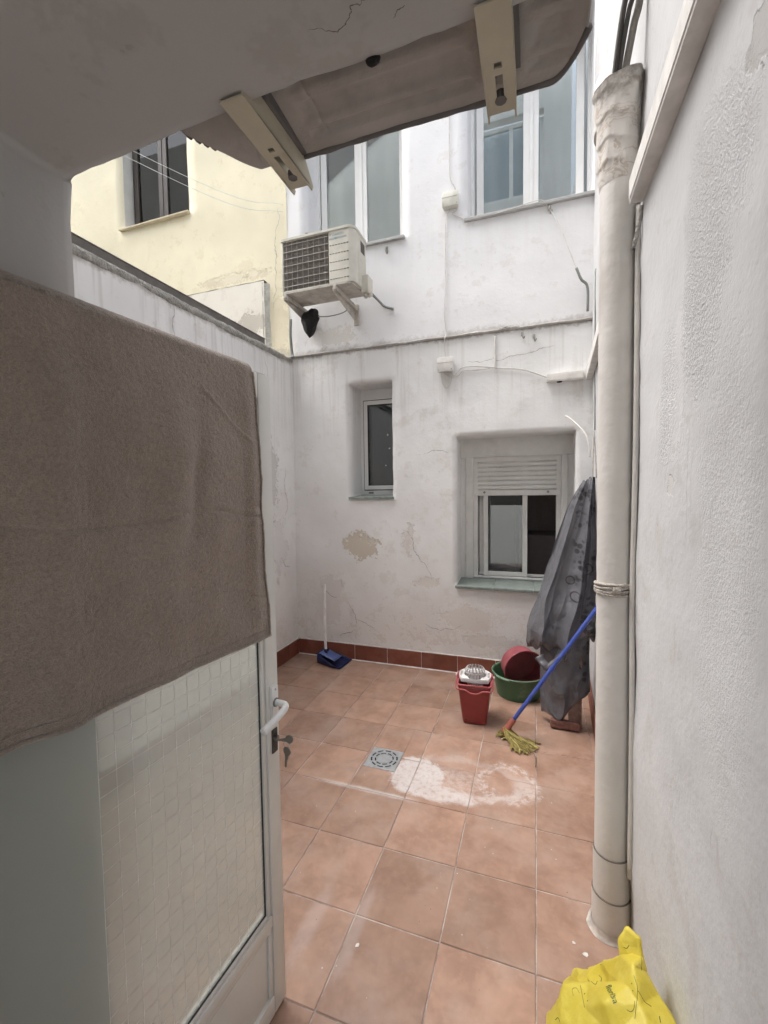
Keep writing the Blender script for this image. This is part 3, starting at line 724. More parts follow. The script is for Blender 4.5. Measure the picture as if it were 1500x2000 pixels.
# --- right wall
rw = thing('side_wall', (.33, 1.8, 0), 'tall rough white plastered wall along the right side', 'wall')
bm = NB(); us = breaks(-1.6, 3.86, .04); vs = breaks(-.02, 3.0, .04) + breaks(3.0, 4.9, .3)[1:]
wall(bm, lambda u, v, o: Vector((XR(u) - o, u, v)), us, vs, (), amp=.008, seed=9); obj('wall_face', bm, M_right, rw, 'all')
bm = NB(); box(bm, (.50, -1.6, -.02), (.9, 3.9, 4.9)); obj('wall_core', bm, M_plain, rw)
e = [2.0, 2.27, 2.60, 2.93, 3.26, 3.59, YB - .018]
def sk_right(a, b, h, th):
    bm = NB(); ang = math.atan(.045); box(bm, (-th / 2 - .002, -(b - a) / 2, .002), (th / 2 - .002, (b - a) / 2, h), .0025)
    bmesh.ops.rotate(bm, cent=(0, 0, 0), matrix=Matrix.Rotation(-ang, 3, 'Z'), verts=bm.verts); bmesh.ops.translate(bm, vec=(XR((a + b) / 2) - th / 2 - .004, (a + b) / 2, 0), verts=bm.verts); return bm
skirting(rw, list(zip(e, e[1:])), sk_right)
for k, P in enumerate(([(1.115, 1.80), (1.13, 1.70), (1.125, 1.6), (1.13, 1.5)], [(1.19, 1.33), (1.195, 1.28), (1.19, 1.2)], [(.94, 1.0), (.945, .95)], [(.96, .62), (.955, .58)])):
    crack(rw, [(XR(y_) - .0095, y_, z) for y_, z in P], .0022, M_crackl, (-1, 0, 0), seed=60 + k, jag=.15)
# --- doorway the photograph is taken from: soffit, left reveal, wall above
dw = thing('doorway_wall', (-.93, .66, 0), 'white plastered doorway with chipped lintel overhead, shade toned into its grey', 'wall')
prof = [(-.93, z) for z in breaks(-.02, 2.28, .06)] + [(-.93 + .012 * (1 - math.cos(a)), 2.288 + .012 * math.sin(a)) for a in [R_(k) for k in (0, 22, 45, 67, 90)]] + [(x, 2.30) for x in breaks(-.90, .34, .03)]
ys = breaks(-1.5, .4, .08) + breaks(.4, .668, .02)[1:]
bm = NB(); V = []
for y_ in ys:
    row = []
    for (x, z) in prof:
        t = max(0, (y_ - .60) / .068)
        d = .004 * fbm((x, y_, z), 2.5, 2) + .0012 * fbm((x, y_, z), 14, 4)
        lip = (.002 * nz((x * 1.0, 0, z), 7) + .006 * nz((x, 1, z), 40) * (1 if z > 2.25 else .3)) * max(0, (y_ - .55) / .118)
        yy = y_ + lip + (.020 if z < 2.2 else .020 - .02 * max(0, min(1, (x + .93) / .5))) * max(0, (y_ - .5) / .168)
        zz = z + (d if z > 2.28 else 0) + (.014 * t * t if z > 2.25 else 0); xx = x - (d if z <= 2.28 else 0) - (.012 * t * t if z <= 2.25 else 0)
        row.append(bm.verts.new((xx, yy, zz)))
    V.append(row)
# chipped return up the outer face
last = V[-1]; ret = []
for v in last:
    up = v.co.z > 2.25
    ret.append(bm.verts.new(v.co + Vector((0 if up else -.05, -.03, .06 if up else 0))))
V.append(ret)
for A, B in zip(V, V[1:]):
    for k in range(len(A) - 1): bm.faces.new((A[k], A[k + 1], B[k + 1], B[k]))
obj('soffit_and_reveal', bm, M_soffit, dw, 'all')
bm = NB(); us = breaks(-9, .5, .25, [-.96, .34, -2.1, -1.1, -.9, .1]); vs = breaks(-.02, 8.6, .25, [2.34, 3.7, 4.9, 6.3, 7.6])
wall(bm, lambda u, v, o: Vector((u, .655 + o, v)), us, vs, [(-.96, .5, -.03, 2.34), (-2.1, -1.1, 3.7, 4.9), (-.9, .1, 3.7, 4.9), (-2.1, -1.1, 6.3, 7.6), (-.9, .1, 6.3, 7.6)], depth=.15, amp=.004, seed=12); obj('outer_wall', bm, M_plain, dw)
for x0, z0 in ((-2.1, 3.7), (-.9, 3.7), (-2.1, 6.35), (-.9, 6.35)):
    bm = NB(); frame_bm(bm, x0, x0 + 1.0, z0, z0 + 1.2, .50, .06, .05); box(bm, (x0 + .47, .502, z0), (x0 + .53, .552, z0 + 1.2)); wo_ = obj('window', bm, M_alu, dw)
    obj('pane', pane_bm(x0 + .05, x0 + .95, z0 + .05, z0 + 1.15, .52), M_glassm, wo_)
    bm = NB(); box(bm, (x0, .40, z0), (x0 + 1, .41, z0 + 1.2)); obj('blind', bm, M_blind2, wo_)
bm = NB(); box(bm, (-.99, -1.5, 2.335), (.33, .60, 2.36)); obj('lintel_core', bm, M_plain, dw)
bm = NB(); box(bm, (-1.05, -1.5, -.02), (-.96, .60, 2.36)); obj('jamb_core', bm, M_plain, dw)
for k, P in enumerate(([(-.31, .585), (-.27, .60), (-.25, .59), (-.24, .575), (-.20, .555)], [(-.11, .545), (-.115, .525), (-.09, .505), (-.075, .50)], [(-.19, .61), (-.17, .60)])):
    crack(dw, [(x, y_, 2.2950) for x, y_ in P], .0016, M_crack, (0, 0, -1), seed=80 + k, jag=.45)
# --- far side wall of the neighbouring yard
bm = NB(); box(bm, (-9.3, .5, -.02), (-9, 3.9, 5.6)); tag(obj('yard_wall', bm, M_yel), 'cream wall closing the neighbouring yard far to the left', 'wall')

# ================================================================== OBJECTS
# --- patio door (opened outwards, seen edge-on to the left) ------------------------------------
DP = Vector((-.755, 1.137, 0)); DD = Vector((.0700, .9975, 0)).normalized(); DN = Vector((DD.y, -DD.x, 0))
def D(s, z, o=0): return DP + DD * s + DN * o + Vector((0, 0, z))
DM = Matrix((DD, -DN, Vector((0, 0, 1)))).transposed().to_4x4(); DM.translation = DP
def dbox(bm, s0, s1, o0, o1, z0, z1, bev=.002):
    """box in door axes: s along the leaf (0 at the free edge), o out of the face, z up"""
    b2 = NB(); box(b2, (s0, -o1, z0), (s1, -o0, z1), bev); bmesh.ops.transform(b2, matrix=DM, verts=b2.verts)
    me = bpy.data.meshes.new('t'); b2.to_mesh(me); b2.free(); bm.from_mesh(me); bpy.data.meshes.remove(me)
DWID, DT, DTOP = .80, .045, 1.985
door = thing('patio_door', tuple(DP), 'white glazed patio door standing open on the left with towel over it', 'door')
def part(name, mat, *bx, bev=.003, smooth=True, par=None):
    bm = NB()
    for q in bx: dbox(bm, *q, bev=bev)
    return obj(name, bm, mat, par or door, smooth)
part('stile', M_pvc, (-.056, 0, -DT, 0, .012, DTOP), bev=.005); part('stile', M_pvc, (-DWID, -DWID + .06, -DT, 0, .012, DTOP), bev=.005)
part('top_rail', M_pvc, (-DWID + .06, -.056, -DT, -.0006, DTOP - .075, DTOP), bev=.004)
part('bottom_rail', M_pvc, (-DWID + .06, -.056, -DT, -.0006, .012, .075), bev=.004)
part('middle_rail', M_pvc, (-DWID + .06, -.056, -DT, -.0006, .300, .334), bev=.004)
lp = part('lower_panel', M_pvc, (-DWID + .06, -.056, -.034, -.012, .074, .301), bev=.002)
part('panel_bead', M_pvc, (-DWID + .062, -.058, -.013, -.004, .285, .301), (-.073, -.058, -.013, -.004, .076, .286), bev=.003)
part('glazing_bead', M_pvc, (-.073, -.0555, -.022, -.005, .334, DTOP - .075), bev=.007)
part('glazing_bead', M_pvc, (-DWID + .06, -.072, -.022, -.006, .3335, .346), bev=.004)
part('gasket', M_rubber, (-.0755, -.072, -.022, -.012, .345, DTOP - .08), (-DWID + .06, -.074, -.022, -.0115, .3445, .3475), bev=.001)
part('top_gap_strip', M_rubber, (-.06, -.008, -.030, -.012, DTOP - .001, DTOP + .004), bev=.001)
bm = NB(); bm.faces.new([bm.verts.new(D(*q)) for q in ((-DWID + .055, .335, -.016), (-.072, .335, -.016), (-.072, DTOP - .08, -.016), (-DWID + .055, DTOP - .08, -.016))]); pn = obj('glass_pane', bm, M_frost, door)
bm = NB()
for k in range(1, 20):
    s = -.074 - k * .0365
    if s > -.555: dbox(bm, s - .0007, s + .0007, -.0159, -.0154, .346, DTOP - .08, 0)
for k in range(1, 42):
    z = .346 + k * .0385
    if z < DTOP - .08: dbox(bm, -.549, -.074, -.0159, -.0155, z - .0006, z + .0006, 0)
obj('etched_grid', bm, M_etch, pn)
# handle
hd = part('handle', M_alu, (-.043, -.011, 0, .010, .930, 1.047), bev=.005)
part('handle_base', M_pvc, (-.045, -.009, 0, .0045, .925, 1.052), bev=.002, par=hd)
bm = NB()
tube(bm, catmull([D(-.027, 0.997, .008), D(-.027, 0.997, .030), D(-.029, .996, .046), D(-.040, .993, .054), D(-.060, .987, .0545), D(-.100, .976, .052), D(-.135, .966, .047)], 10), lambda t: .0095 if t < .4 else .0095 + .003 * (t - .4), 16, flat=1.0)
obj('lever', bm, M_alu, hd, 'all')
bm = NB(); tube(bm, [D(-.027, 0.997, .009), D(-.027, 0.997, .013)], .0135, 20); obj('collar', bm, M_cabg, hd)
bm = NB(); tube(bm, [D(-.027, 1.037, .0095), D(-.027, 1.037, .0106)], .0035, 10); obj('screw', bm, M_steel, hd)
lk = part('lock_plate', M_lock, (-.040, -.014, 0, .004, .838, .912), bev=.002)
bm = NB(); tube(bm, [D(-.027, .885, .003), D(-.027, .885, .014)], .008, 14); obj('lock_cylinder', bm, M_keym, lk, True)
# hinge-side frame post fixed to the wall
bm = NB(); dbox(bm, -DWID - .07, -DWID - .006, -.06, .01, 0, 2.06, .004); tag(obj('door_post', bm, M_pvc), 'white post the patio door hangs on beside the left reveal', 'door post')
# keys
def key_bm(M):
    bm = NB(); tmp = NB()
    out = [(0.011 * math.cos(a), .011 * math.sin(a)) for a in [R_(k) for k in range(-60, 241, 25)]]
    pts = [(x * 1.05, y + .012) for x, y in out] + [(-.0045, -.002), (-.004, -.006), (-.0038, -.026), (-.0022, -.030), (0, -.030), (.001, -.027), (.0004, -.024), (.0026, -.021), (.001, -.018), (.003, -.015), (.0015, -.012), (.0038, -.009), (.0045, -.003)]
    vs = [tmp.verts.new((x, 0, y)) for x, y in pts]; f = tmp.faces.new(vs)
    r = bmesh.ops.extrude_face_region(tmp, geom=[f]); bmesh.ops.translate(tmp, vec=(0, .0022, 0), verts=[v for v in r['geom'] if isinstance(v, bmesh.types.BMVert)])
    bmesh.ops.transform(tmp, matrix=M, verts=tmp.verts); return tmp
ks = thing('key_bunch', tuple(D(-.027, .885, .02)), 'two dark keys hanging from the lock under the door handle', 'keys')
obj('key', key_bm(Matrix.Translation(D(-.027, .885, .040)) @ Matrix.Rotation(R_(10), 4, 'Z') @ Matrix.Rotation(R_(80), 4, 'Y') @ Matrix.Scale(1.15, 4)), M_keym, ks)
obj('key', key_bm(Matrix.Translation(D(-.031, .838, .047)) @ Matrix.Rotation(R_(-12), 4, 'Z') @ Matrix.Rotation(R_(6), 4, 'Y') @ Matrix.Scale(1.25, 4)), M_keym, ks)
bm = NB(); tube(bm, [D(-.029, .868 + .011 * math.sin(a), .046 + .011 * math.cos(a)) for a in [R_(k) for k in range(0, 361, 20)]], .0011, 6); obj('ring', bm, M_steel, ks)
# --- towel thrown over the door ---------------------------------------------------------------
def g1(v, c, w): return math.exp(-((v - c) / w) ** 2)
def towel_h(s, z):
    drop = max(0, min(1, (DTOP - z) / .25))
    h = .014 + .020 * drop
    sf = max(0, min(1, (s + .695 + .02 * (2 - z)) / .075)); h += drop * (.012 * g1(s, -.605 - .02 * (2 - z), .03) - .020 * (1 - sf * sf * (3 - 2 * sf)))
    h += .013 * g1(s, -.135, .022) * g1(z, 1.58, .36)
    cs = -.36 - (1.85 - z) * .13
    h += .022 * g1(s, cs, .045) * g1(z, 1.70, .16) - .012 * g1(s, cs + .06, .022) * g1(z, 1.66, .12)
    h += .006 * g1(s, -.27, .03) * g1(z, 1.45, .15) + .008 * g1(s, -.40, .05) * g1(z, 1.36, .12)
    zc = 1.585 + .012 * math.sin(s * 14) + .01 * nz((s, 0, 0), 6)
    h += (.0020 * g1(z, zc + .010, .009) - .0038 * g1(z, zc, .0045) + .0025 * g1(z, zc - .014, .012)) * (1 if s > -.28 or s < -.36 else .4)
    sl = 1.885 - (s + .28) * .75          # slanting pull line near the top
    h += .003 * g1(z, sl, .006) * (1 if -.29 < s < -.13 else 0)
    low = max(0, min(1, (1.75 - z) / .4)); h += .012 * nz((s, z, 0), 5, 3) * drop + .006 * nz((s, z, 0), 13, 7) * drop + .012 * low * nz((s * 1.0, z * .25, 0), 9, 21)
    return max(.006, h)
NS, NZ = 210, 250
S0, S1, ZB = -DWID - .02, -.098, 1.228
bm = NB(); rows = []
def towel_pt(s, v):
    """v: 0 at the front hem, 1 over the door top, down the far side to 1.5"""
    if v <= 1:
        z = ZB + .012 * (S1 - s) + .0015 * math.sin(s * 9) + v * (DTOP - .012 - ZB)
        e = 0
        if s > -.10: e = .006 * max(0, (1.62 - z) / .4)       # corner swings out towards the free edge
        return D(s + (s - S0) / (S1 - S0) * e * 1.6, z, towel_h(s, z) + .0012 * nz((s, z, 0), 160) + .0012 * nz((s, z, 2), 75))
    t = (v - 1) / .2
    if t <= 1:
        a = math.pi * t; o0 = towel_h(s, DTOP - .012)
        c = (o0 - (DT + .012)) / 2; r = o0 - c
        return D(s, DTOP - .012 + .030 * math.sin(a) + .001 * nz((s, t, 0), 90), c + r * math.cos(a))
    q = (v - 1.2) / .3
    return D(s, DTOP - .012 - q * .55, -DT - .012 - .008 * abs(nz((s, q, 0), 5)))
vlist = [i / NZ for i in range(NZ + 1)] + [1 + .2 * i / 14 for i in range(1, 15)] + [1.2 + .3 * i / 30 for i in range(1, 31)]
V = [[bm.verts.new(towel_pt(S0 + (S1 - S0) * i / NS, v)) for i in range(NS + 1)] for v in vlist]
for A, B in zip(V, V[1:]):
    for i in range(NS): bm.faces.new((A[i], A[i + 1], B[i + 1], B[i]))
tw = obj('towel', bm, M_towel, None, 'all', origin=tuple(D(-.4, 1.6)))
tw.modifiers.new('thickness', 'SOLIDIFY').thickness = .006
tag(tw, 'brown terry towel hung over the top of the open door', 'towel')
bm = NB(); tube(bm, [towel_pt(S0 + (S1 - S0) * i / 120, .004) + DN * .0015 for i in range(121)], .0042, 6); tube(bm, [towel_pt(S0 + (S1 - S0) * i / 120, .030) + DN * .0012 for i in range(121)], .0012, 6)
obj('hem', bm, M_towel, tw, 'all')
bm = NB(); tube(bm, [towel_pt(S1, v / 60) + DN * .0015 for v in range(61)], .0032, 6); obj('side_hem', bm, M_towel, tw, 'all')

# --- sheet awning on two brackets over the door ------------------------------------------------
aw = thing('awning', (-.28, .68, 2.35), 'grey pressed metal awning sheet on beige slotted brackets above the doorway', 'awning')
def emboss(x, y):
    """pressed ribs of the sheet, running along x"""
    h = 0
    for cy, wy in ((.71, .018), (.765, .022), (.808, .012)):
        for x0, x1 in ((-.43, -.10), (-.02, .055)):
            k = max(0, min(1, (x - x0) / .02)) * max(0, min(1, (x1 - x) / .02))
            h += .007 * k * max(0, 1 - ((y - cy) / wy) ** 4) if abs(y - cy) < wy else 0
    h += .004 * g1(x, -.395 + (y - .76) * .05, .004) * (1 if .69 < y < .82 else 0)
    return h
def sheet_f(i, j):
    x = -.66 + i * .735; y = .64 + j * .207
    if x > .02: y -= max(0, (x - .02) / .055) ** 2 * .075 * j            # curled right corner
    if x < -.57: y -= (max(0, (-.57 - x) / .09)) ** 1.2 * .13 * j + .004 * nz((x, 0, 0), 30) * j      # torn left corner
    return Vector((x, y, 2.352 + emboss(x, y) - .004 * j + .003 * nz((x, y, 0), 6) + .02 * (1 - j)))
bm = NB(); grid(bm, sheet_f, 230, 70); o = obj('sheet', bm, M_sheetmetal, aw, 'all'); o.modifiers.new('thickness', 'SOLIDIFY').thickness = .003
bm = NB(); tube(bm, [sheet_f(i / 160, 1) + Vector((0, .001, -.001)) for i in range(26, 161)], lambda t: .0055 + .0022 * nz((t * 8, 0, 0), 2), 8, flat=1.3); obj('rolled_edge', bm, M_lip, aw, 'all')
bm = NB()
for k in range(4):
    a = sheet_f(.012 + k * .012, .95); tube(bm, [a + Vector((-.006, -.035, .008)), a + Vector((-.010, .004, .004)), a + Vector((-.004, .006, .0))], .004, 6)
obj('ribbed_end', bm, M_lip, aw, 'all')
def bracket(x0, x1, y1, slot):
    bm = NB(); z0, z1 = 2.300, 2.345; th = .003; c = (x0 + x1) / 2
    ya, yb_ = slot
    box(bm, (x0, .64, z0), (c - .006, y1, z0 + th)); box(bm, (c + .006, .64, z0), (x1, y1, z0 + th))
    for p, q in ((.64, ya - .022), (ya - .012, ya), (yb_, y1)): box(bm, (c - .006, p, z0), (c + .006, q, z0 + th))
    for x, s in ((x0, 1), (x1, -1)):
        vs = [(.64, z0 + th), (y1 + .012, z0 - .004), (y1 + .016, z0 + .006), (y1 - .02, z1), (.64, z1)]
        f = [bm.verts.new((x, p, q)) for p, q in vs]; g_ = [bm.verts.new((x + s * th, p, q)) for p, q in vs]
        bm.faces.new(f); bm.faces.new(g_[::-1])
        for k in range(5): bm.faces.new((f[k], f[(k + 1) % 5], g_[(k + 1) % 5], g_[k]))
    b = obj('bracket', bm, M_brk, aw)
    bm = NB(); tube(bm, [(c, yb_ - .008, z0 - .001), (c, yb_ - .008, z0 + .012)], .010, 8); obj('bolt', bm, M_lip, b)
    bm = NB(); box(bm, (x1 - .001, .64, z1 - .004), (x1 + .008, y1 - .028, z1 + .018), .001); obj('side_channel', bm, M_lip, b)
bracket(-.510, -.463, .868, (.775, .845)); bracket(-.083, -.034, .826, (.752, .808))
bm = NB(); bmesh.ops.create_icosphere(bm, subdivisions=2, radius=.011)
for v in bm.verts: v.co = Vector((-.245, .672, 2.315)) + Vector((v.co.x * 1.2, v.co.y * .8, v.co.z)) * (1 + .3 * nz(v.co, 60))
obj('sealant_blob', bm, M_bat, aw)

# --- down pipe on the right wall ---------------------------------------------------------------
PX, PY, PR = .266, 1.72, .057
dp_ = thing('down_pipe', (PX, PY, 0), 'thick dirty white drain pipe standing against the right wall', 'pipe')
def pcen(z): return Vector((PX + .004 - .003 * z, PY, z))
def pipe_f(z0, z1, r, n, wob=.0006):
    bm = NB(); seg = 40; rings = []
    for k in range(n + 1):
        z = z0 + (z1 - z0) * k / n
        rings.append([bm.verts.new(pcen(z) + Vector((math.cos(2 * math.pi * q / seg), math.sin(2 * math.pi * q / seg), 0)) * (r + wob * nz((math.cos(2 * math.pi * q / seg), math.sin(2 * math.pi * q / seg), z), 2.5))) for q in range(seg)])
    for A, B in zip(rings, rings[1:]):
        for q in range(seg): bm.faces.new((A[q], A[(q + 1) % seg], B[(q + 1) % seg], B[q]))
    return bm
obj('pipe', pipe_f(.29, 2.80, PR, 60), M_pipe, dp_, 'all')
obj('socket', pipe_f(.14, .30, PR + .0045, 10), M_pipe, dp_, 'all')
obj('lower_socket', pipe_f(.0, .145, PR + .008, 10), M_pipe, dp_, 'all')
for z, r in ((.302, PR + .002), (.146, PR + .006)):
    bm = NB(); tube(bm, [pcen(z) + Vector((math.cos(a), math.sin(a), 0)) * r for a in [2 * math.pi * k / 40 for k in range(41)]], .003, 6); obj('joint_line', bm, M_crack, dp_)
bm = NB(); lathe(bm, [(PR + .007, .03), (PR + .010, .015), (PR + .014, .006), (PR + .020, .001)], 40, Matrix.Translation((PX, PY, 0)))
for v in bm.verts: v.co += Vector((nz(v.co, 20), nz(v.co, 20, 3), 0)) * .008
obj('cement_collar', bm, simple('dirty_collar_cement', (.50, .46, .42), .95, var=.25, ns=30), dp_, 'all')
# wrinkled wrapping round the top, open-mouthed
bm = NB(); seg = 72; rings = []
for k in range(61):
    t = k / 60; z = 2.66 + t * .325
    row = []
    for q in range(seg):
        a = 2 * math.pi * q / seg; d = Vector((math.cos(a), math.sin(a), 0))
        tf = min(1, t * 5); hx = (z * 13 + q / seg + .25 * nz((d.x, d.y, z * 4), 1.3)) % 1.0
        r = PR + .001 + .003 * tf + tf * (.0045 * (1 - hx) ** 1.5 + .013 * max(0, nz((d.x * 1.1, d.y * 1.1, z * 3.2), 1.5, 4)) + .003 * nz((d.x * 3, d.y * 3, z * 9), 1.6, 9)) + .016 * t ** 3
        zz = z + (.012 * nz((d.x, d.y, 3), 1.5) if k == 60 else 0) + .01 * t * d.x * 0
        row.append(bm.verts.new(pcen(zz) + d * r))
    rings.append(row)
inner = [bm.verts.new(v.co * 1 + (pcen(v.co.z) - v.co) * .16 + Vector((0, 0, -.004))) for v in rings[-1]]; rings.append(inner)
inner2 = [bm.verts.new(v.co + (pcen(v.co.z) - v.co) * .1 + Vector((0, 0, -.07))) for v in inner]; rings.append(inner2)
for A, B in zip(rings, rings[1:]):
    for q in range(seg): bm.faces.new((A[q], A[(q + 1) % seg], B[(q + 1) % seg], B[q]))
obj('wrapping', bm, M_wrap, dp_, 'all')
bm = NB(); tube(bm, catmull([(PX - .018, PY + .03, 2.86), (PX - .020, PY + .045, 2.99), (PX - .012, PY + .09, 3.065), (PX + .01, PY + .17, 3.095), (PX + .05, PY + .3, 3.10)], 10), .060, 28); obj('elbow', bm, M_pipe, dp_, 'all')
bm = NB()
for j, z in enumerate((1.268, 1.277, 1.286, 1.294)):
    tube(bm, [pcen(z + .006 * math.sin(a + j) + .003 * nz((a, j, 0), 2)) + Vector((math.cos(a), math.sin(a), 0)) * (PR + .004) for a in [2 * math.pi * k / 48 for k in range(49)]], .0055, 7)
for k in range(4):
    c = pcen(1.28) + Vector((-.012 + .006 * k, -PR - .006, 0)); tube(bm, [c + Vector((0, 0, -.012)), c + Vector((.006 * nz((k, 1, 1), 3), -.008, .002)), c + Vector((.004, -.002, .013))], .004, 6)
obj('rope_tie', bm, M_rope, dp_, 'all')
# thin conduit between pipe and wall
bm = NB(); tube(bm, catmull([(.3185, 1.66, .26), (.317, 1.662, .9), (.313, 1.664, 1.27), (.316, 1.66, 1.8), (.315, 1.668, 2.35), (.316, 1.672, 2.56)], 10), .0088, 12)
tag(obj('conduit', bm, M_pipe, None, 'all', origin=(.316, 1.66, .26)), 'thin painted conduit running up beside the thick drain pipe', 'conduit')
bm = NB(); tube(bm, catmull([(.300, 1.66, 2.42), (.309, 1.64, 2.47), (.316, 1.62, 2.53)], 8), .0065, 8)
tag(obj('dark_strap', bm, M_cement, None, 'all', origin=(.31, 1.64, 2.42)), 'dirty strap crossing the conduit below the near trunking', 'strap')
# black cables rising out of the wrapping
for k, (P, r, lab) in enumerate((([(.236, 1.70, 2.90), (.243, 1.68, 3.02), (.262, 1.66, 3.18), (.288, 1.64, 3.32), (.300, 1.62, 3.7)], .0085, 'leftmost dark cable rising out of the wrapped pipe mouth'),
    ([(.250, 1.70, 2.90), (.256, 1.68, 3.02), (.276, 1.66, 3.16), (.300, 1.64, 3.28), (.308, 1.62, 3.7)], .0075, 'middle dark cable rising out of the wrapped pipe mouth'),
    ([(.262, 1.71, 2.90), (.272, 1.69, 3.0), (.292, 1.67, 3.12), (.312, 1.66, 3.25), (.314, 1.64, 3.7)], .011, 'thick dirty cable nearest the wall above the wrapped pipe'))):
    bm = NB(); tube(bm, catmull(P, 10), r, 10); tag(obj('cable', bm, M_cabd if k < 2 else M_wrap, None, 'all', origin=P[0]), lab, 'cable', 'cables above the drain pipe')
# --- cable trunking ----------------------------------------------------------------------------
def trunk(a, b, lab):
    t = thing('cable_trunking', a, lab, 'trunking'); bm = NB(); box(bm, a, b, .002); obj('channel', bm, M_boxw, t)
    bm = NB(); a_, b_ = Vector(a), Vector(b); box(bm, (a_.x + (.003 if b_.x - a_.x > .1 else -.003), a_.y + (.004 if b_.x - a_.x < .1 else -.003), a_.z + .010), (b_.x - (.004 if b_.x - a_.x > .1 else .012), b_.y - (.004 if b_.x - a_.x < .1 else .012), b_.z - .008), .001); obj('cover', bm, M_boxw, t)
trunk((.281, -.4, 2.545), (.3245, 1.628, 2.625), 'long white trunking along the top of the near right wall')
trunk((.080, YB - .052, 2.482), (.350, YB - .006, 2.548), 'short white trunking on the rear wall right of the lower junction box')
t = thing('cable_trunking', (.375, 3.1, 2.48), 'white trunking on the right wall meeting the rear wall behind the drain pipe', 'trunking')
bm = NB(); box(bm, (-.022, -.68, 0), (.022, .68, .075), .003); bmesh.ops.rotate(bm, cent=(0, 0, 0), matrix=Matrix.Rotation(-math.atan(.045), 3, 'Z'), verts=bm.verts); bmesh.ops.translate(bm, vec=(XR(3.1) - .026, 3.1, 2.475), verts=bm.verts); obj('channel', bm, M_boxw, t)
bm = NB(); bmesh.ops.create_icosphere(bm, subdivisions=2, radius=.018)
for v in bm.verts: v.co = Vector((.175, YB - .03, 2.478)) + Vector((v.co.x * 1.2, v.co.y, v.co.z * .35))
obj('dirt_plug', bm, M_bat, None); tag(bpy.data.objects['dirt_plug'], 'dark lump stuck under the short trunking on the rear wall', 'lump')
# --- junction boxes and wires on the rear wall --------------------------------------------------
def jbox(x, z, y, mat, lab):
    t = thing('junction_box', (x, y, z), lab, 'junction box', 'junction boxes on the rear wall')
    bm = NB(); box(bm, (x - .065, y - .045, z - .056), (x + .065, y, z + .056), .006); obj('body', bm, mat, t, True)
    bm = NB(); box(bm, (x - .069, y - .056, z - .060), (x + .069, y - .043, z + .060), .004); l = obj('lid', bm, mat, t, True)
    bm = NB(); box(bm, (x - .066, y - .0572, z + .012), (x + .066, y - .055, z + .016)); obj('lid_groove', bm, M_cement, l)
    for sx in (-1, 1):
        bm = NB(); tube(bm, [(x + sx * .055, y - .055, z - .044), (x + sx * .055, y - .058, z - .044)], .005, 8); obj('screw', bm, M_cement, l)
jbox(-.692, 4.085, YU - .004, M_box, 'beige junction box beside the sill of the right upper window')
jbox(-.737, 2.705, YB - .008, M_boxw, 'white painted junction box below the ledge with looped wires')
def wire(P, r, mat, lab, n=10, cat='wire'):
    bm = NB(); tube(bm, catmull(P, n), r, 8); return tag(obj('wire', bm, mat, None, 'all', origin=P[0]), lab, cat)
y1, y0 = YU - .012, YB - .018
wire([(-.71, y1, 5.6), (-.70, y1, 5.0), (-.705, y1, 4.6), (-.70, y1, 4.3), (-.66, y1, 4.2), (-.655, y1, 4.14)], .004, M_cabw, 'white wire dropping to the beige junction box from above')
wire([(-.70, y1, 4.03), (-.735, y1, 3.93), (-.745, y1, 3.6), (-.74, y1, 3.4), (-.755, y1, 3.2), (-.745, y1, 3.0), (-.742, YB - .03, 2.94), (-.75, y0, 2.87), (-.735, y0, 2.78), (-.725, y0, 2.76)], .004, M_cabw, 'white wire running between the two junction boxes')
wire([(-.66, y1, 4.12), (-.635, y1 - .01, 4.05), (-.64, y1 - .01, 4.0), (-.68, y1, 3.985), (-.60, y1, 3.93), (-.53, y1, 3.895), (-.2, YU - .036, 3.905), (.02, YU - .036, 3.925), (.08, y1, 3.88), (.094, y1, 3.845)], .0035, M_cabw, 'white wire from the beige box along the right upper sill')
wire([(-.70, y0, 2.65), (-.66, y0 - .01, 2.61), (-.60, y0 - .005, 2.67), (-.50, y0, 2.675), (-.38, y0, 2.655), (-.28, y0, 2.635), (-.1, y0, 2.605), (.085, y0, 2.60 - .075)], .005, M_cabw, 'white cable looping from the painted box to the short trunking')
wire([(-.75, y0, 2.645), (-.70, y0, 2.605), (-.63, y0, 2.61), (-.58, y0, 2.645), (-.4, y0, 2.64), (-.35, y0, 2.652)], .004, M_cabw, 'lower white cable under the painted junction box')
wire([(-.775, y0, 2.645), (-.77, y0, 2.57), (-.735, y0, 2.515), (-.70, y0, 2.545), (-.69, y0, 2.60)], .003, M_cabw, 'thin wire loop dangling below the painted junction box')
wire([(-.325, y0, 2.90), (-.326, y0, 2.80), (-.326, y0, 2.64)], .0075, M_boxw, 'short painted pipe stub above the cable loop', cat='pipe')
wire([(.094, YU - .03, 3.845), (.17, YU - .06, 3.68), (.30, YU - .08, 3.30)], .0028, M_cabw, 'thin line slanting from the hook under the right upper window')
wire([(.29, YU - .08, 3.33), (.325, YU - .08, 3.24), (.37, YU - .07, 3.18), (.375, YU - .06, 3.0)], .010, M_cabg, 'grey sleeve on the end of the slanting line', cat='sleeve')
wire([(.405, 3.50, 2.05), (.398, 3.50, 2.9), (.40, 3.52, 3.2)], .006, M_cabg, 'grey wire up the corner behind the drain pipe')
wire([(-2.245, YU - .07, 3.30), (-2.25, YU - .075, 3.15), (-2.245, YU - .06, 2.98), (-2.225, YB - .05, 2.93)], .014, M_cabg, 'grey hose hanging under the air conditioner into the corner', cat='hose')
wire([(-1.43, 3.60, 3.44), (-1.40, 3.68, 3.40), (-1.34, YU - .03, 3.34), (-1.30, YU - .02, 3.30), (-1.22, YU - .01, 3.27)], .011, M_cabg, 'grey cable from the air conditioner into the wall', cat='cable')
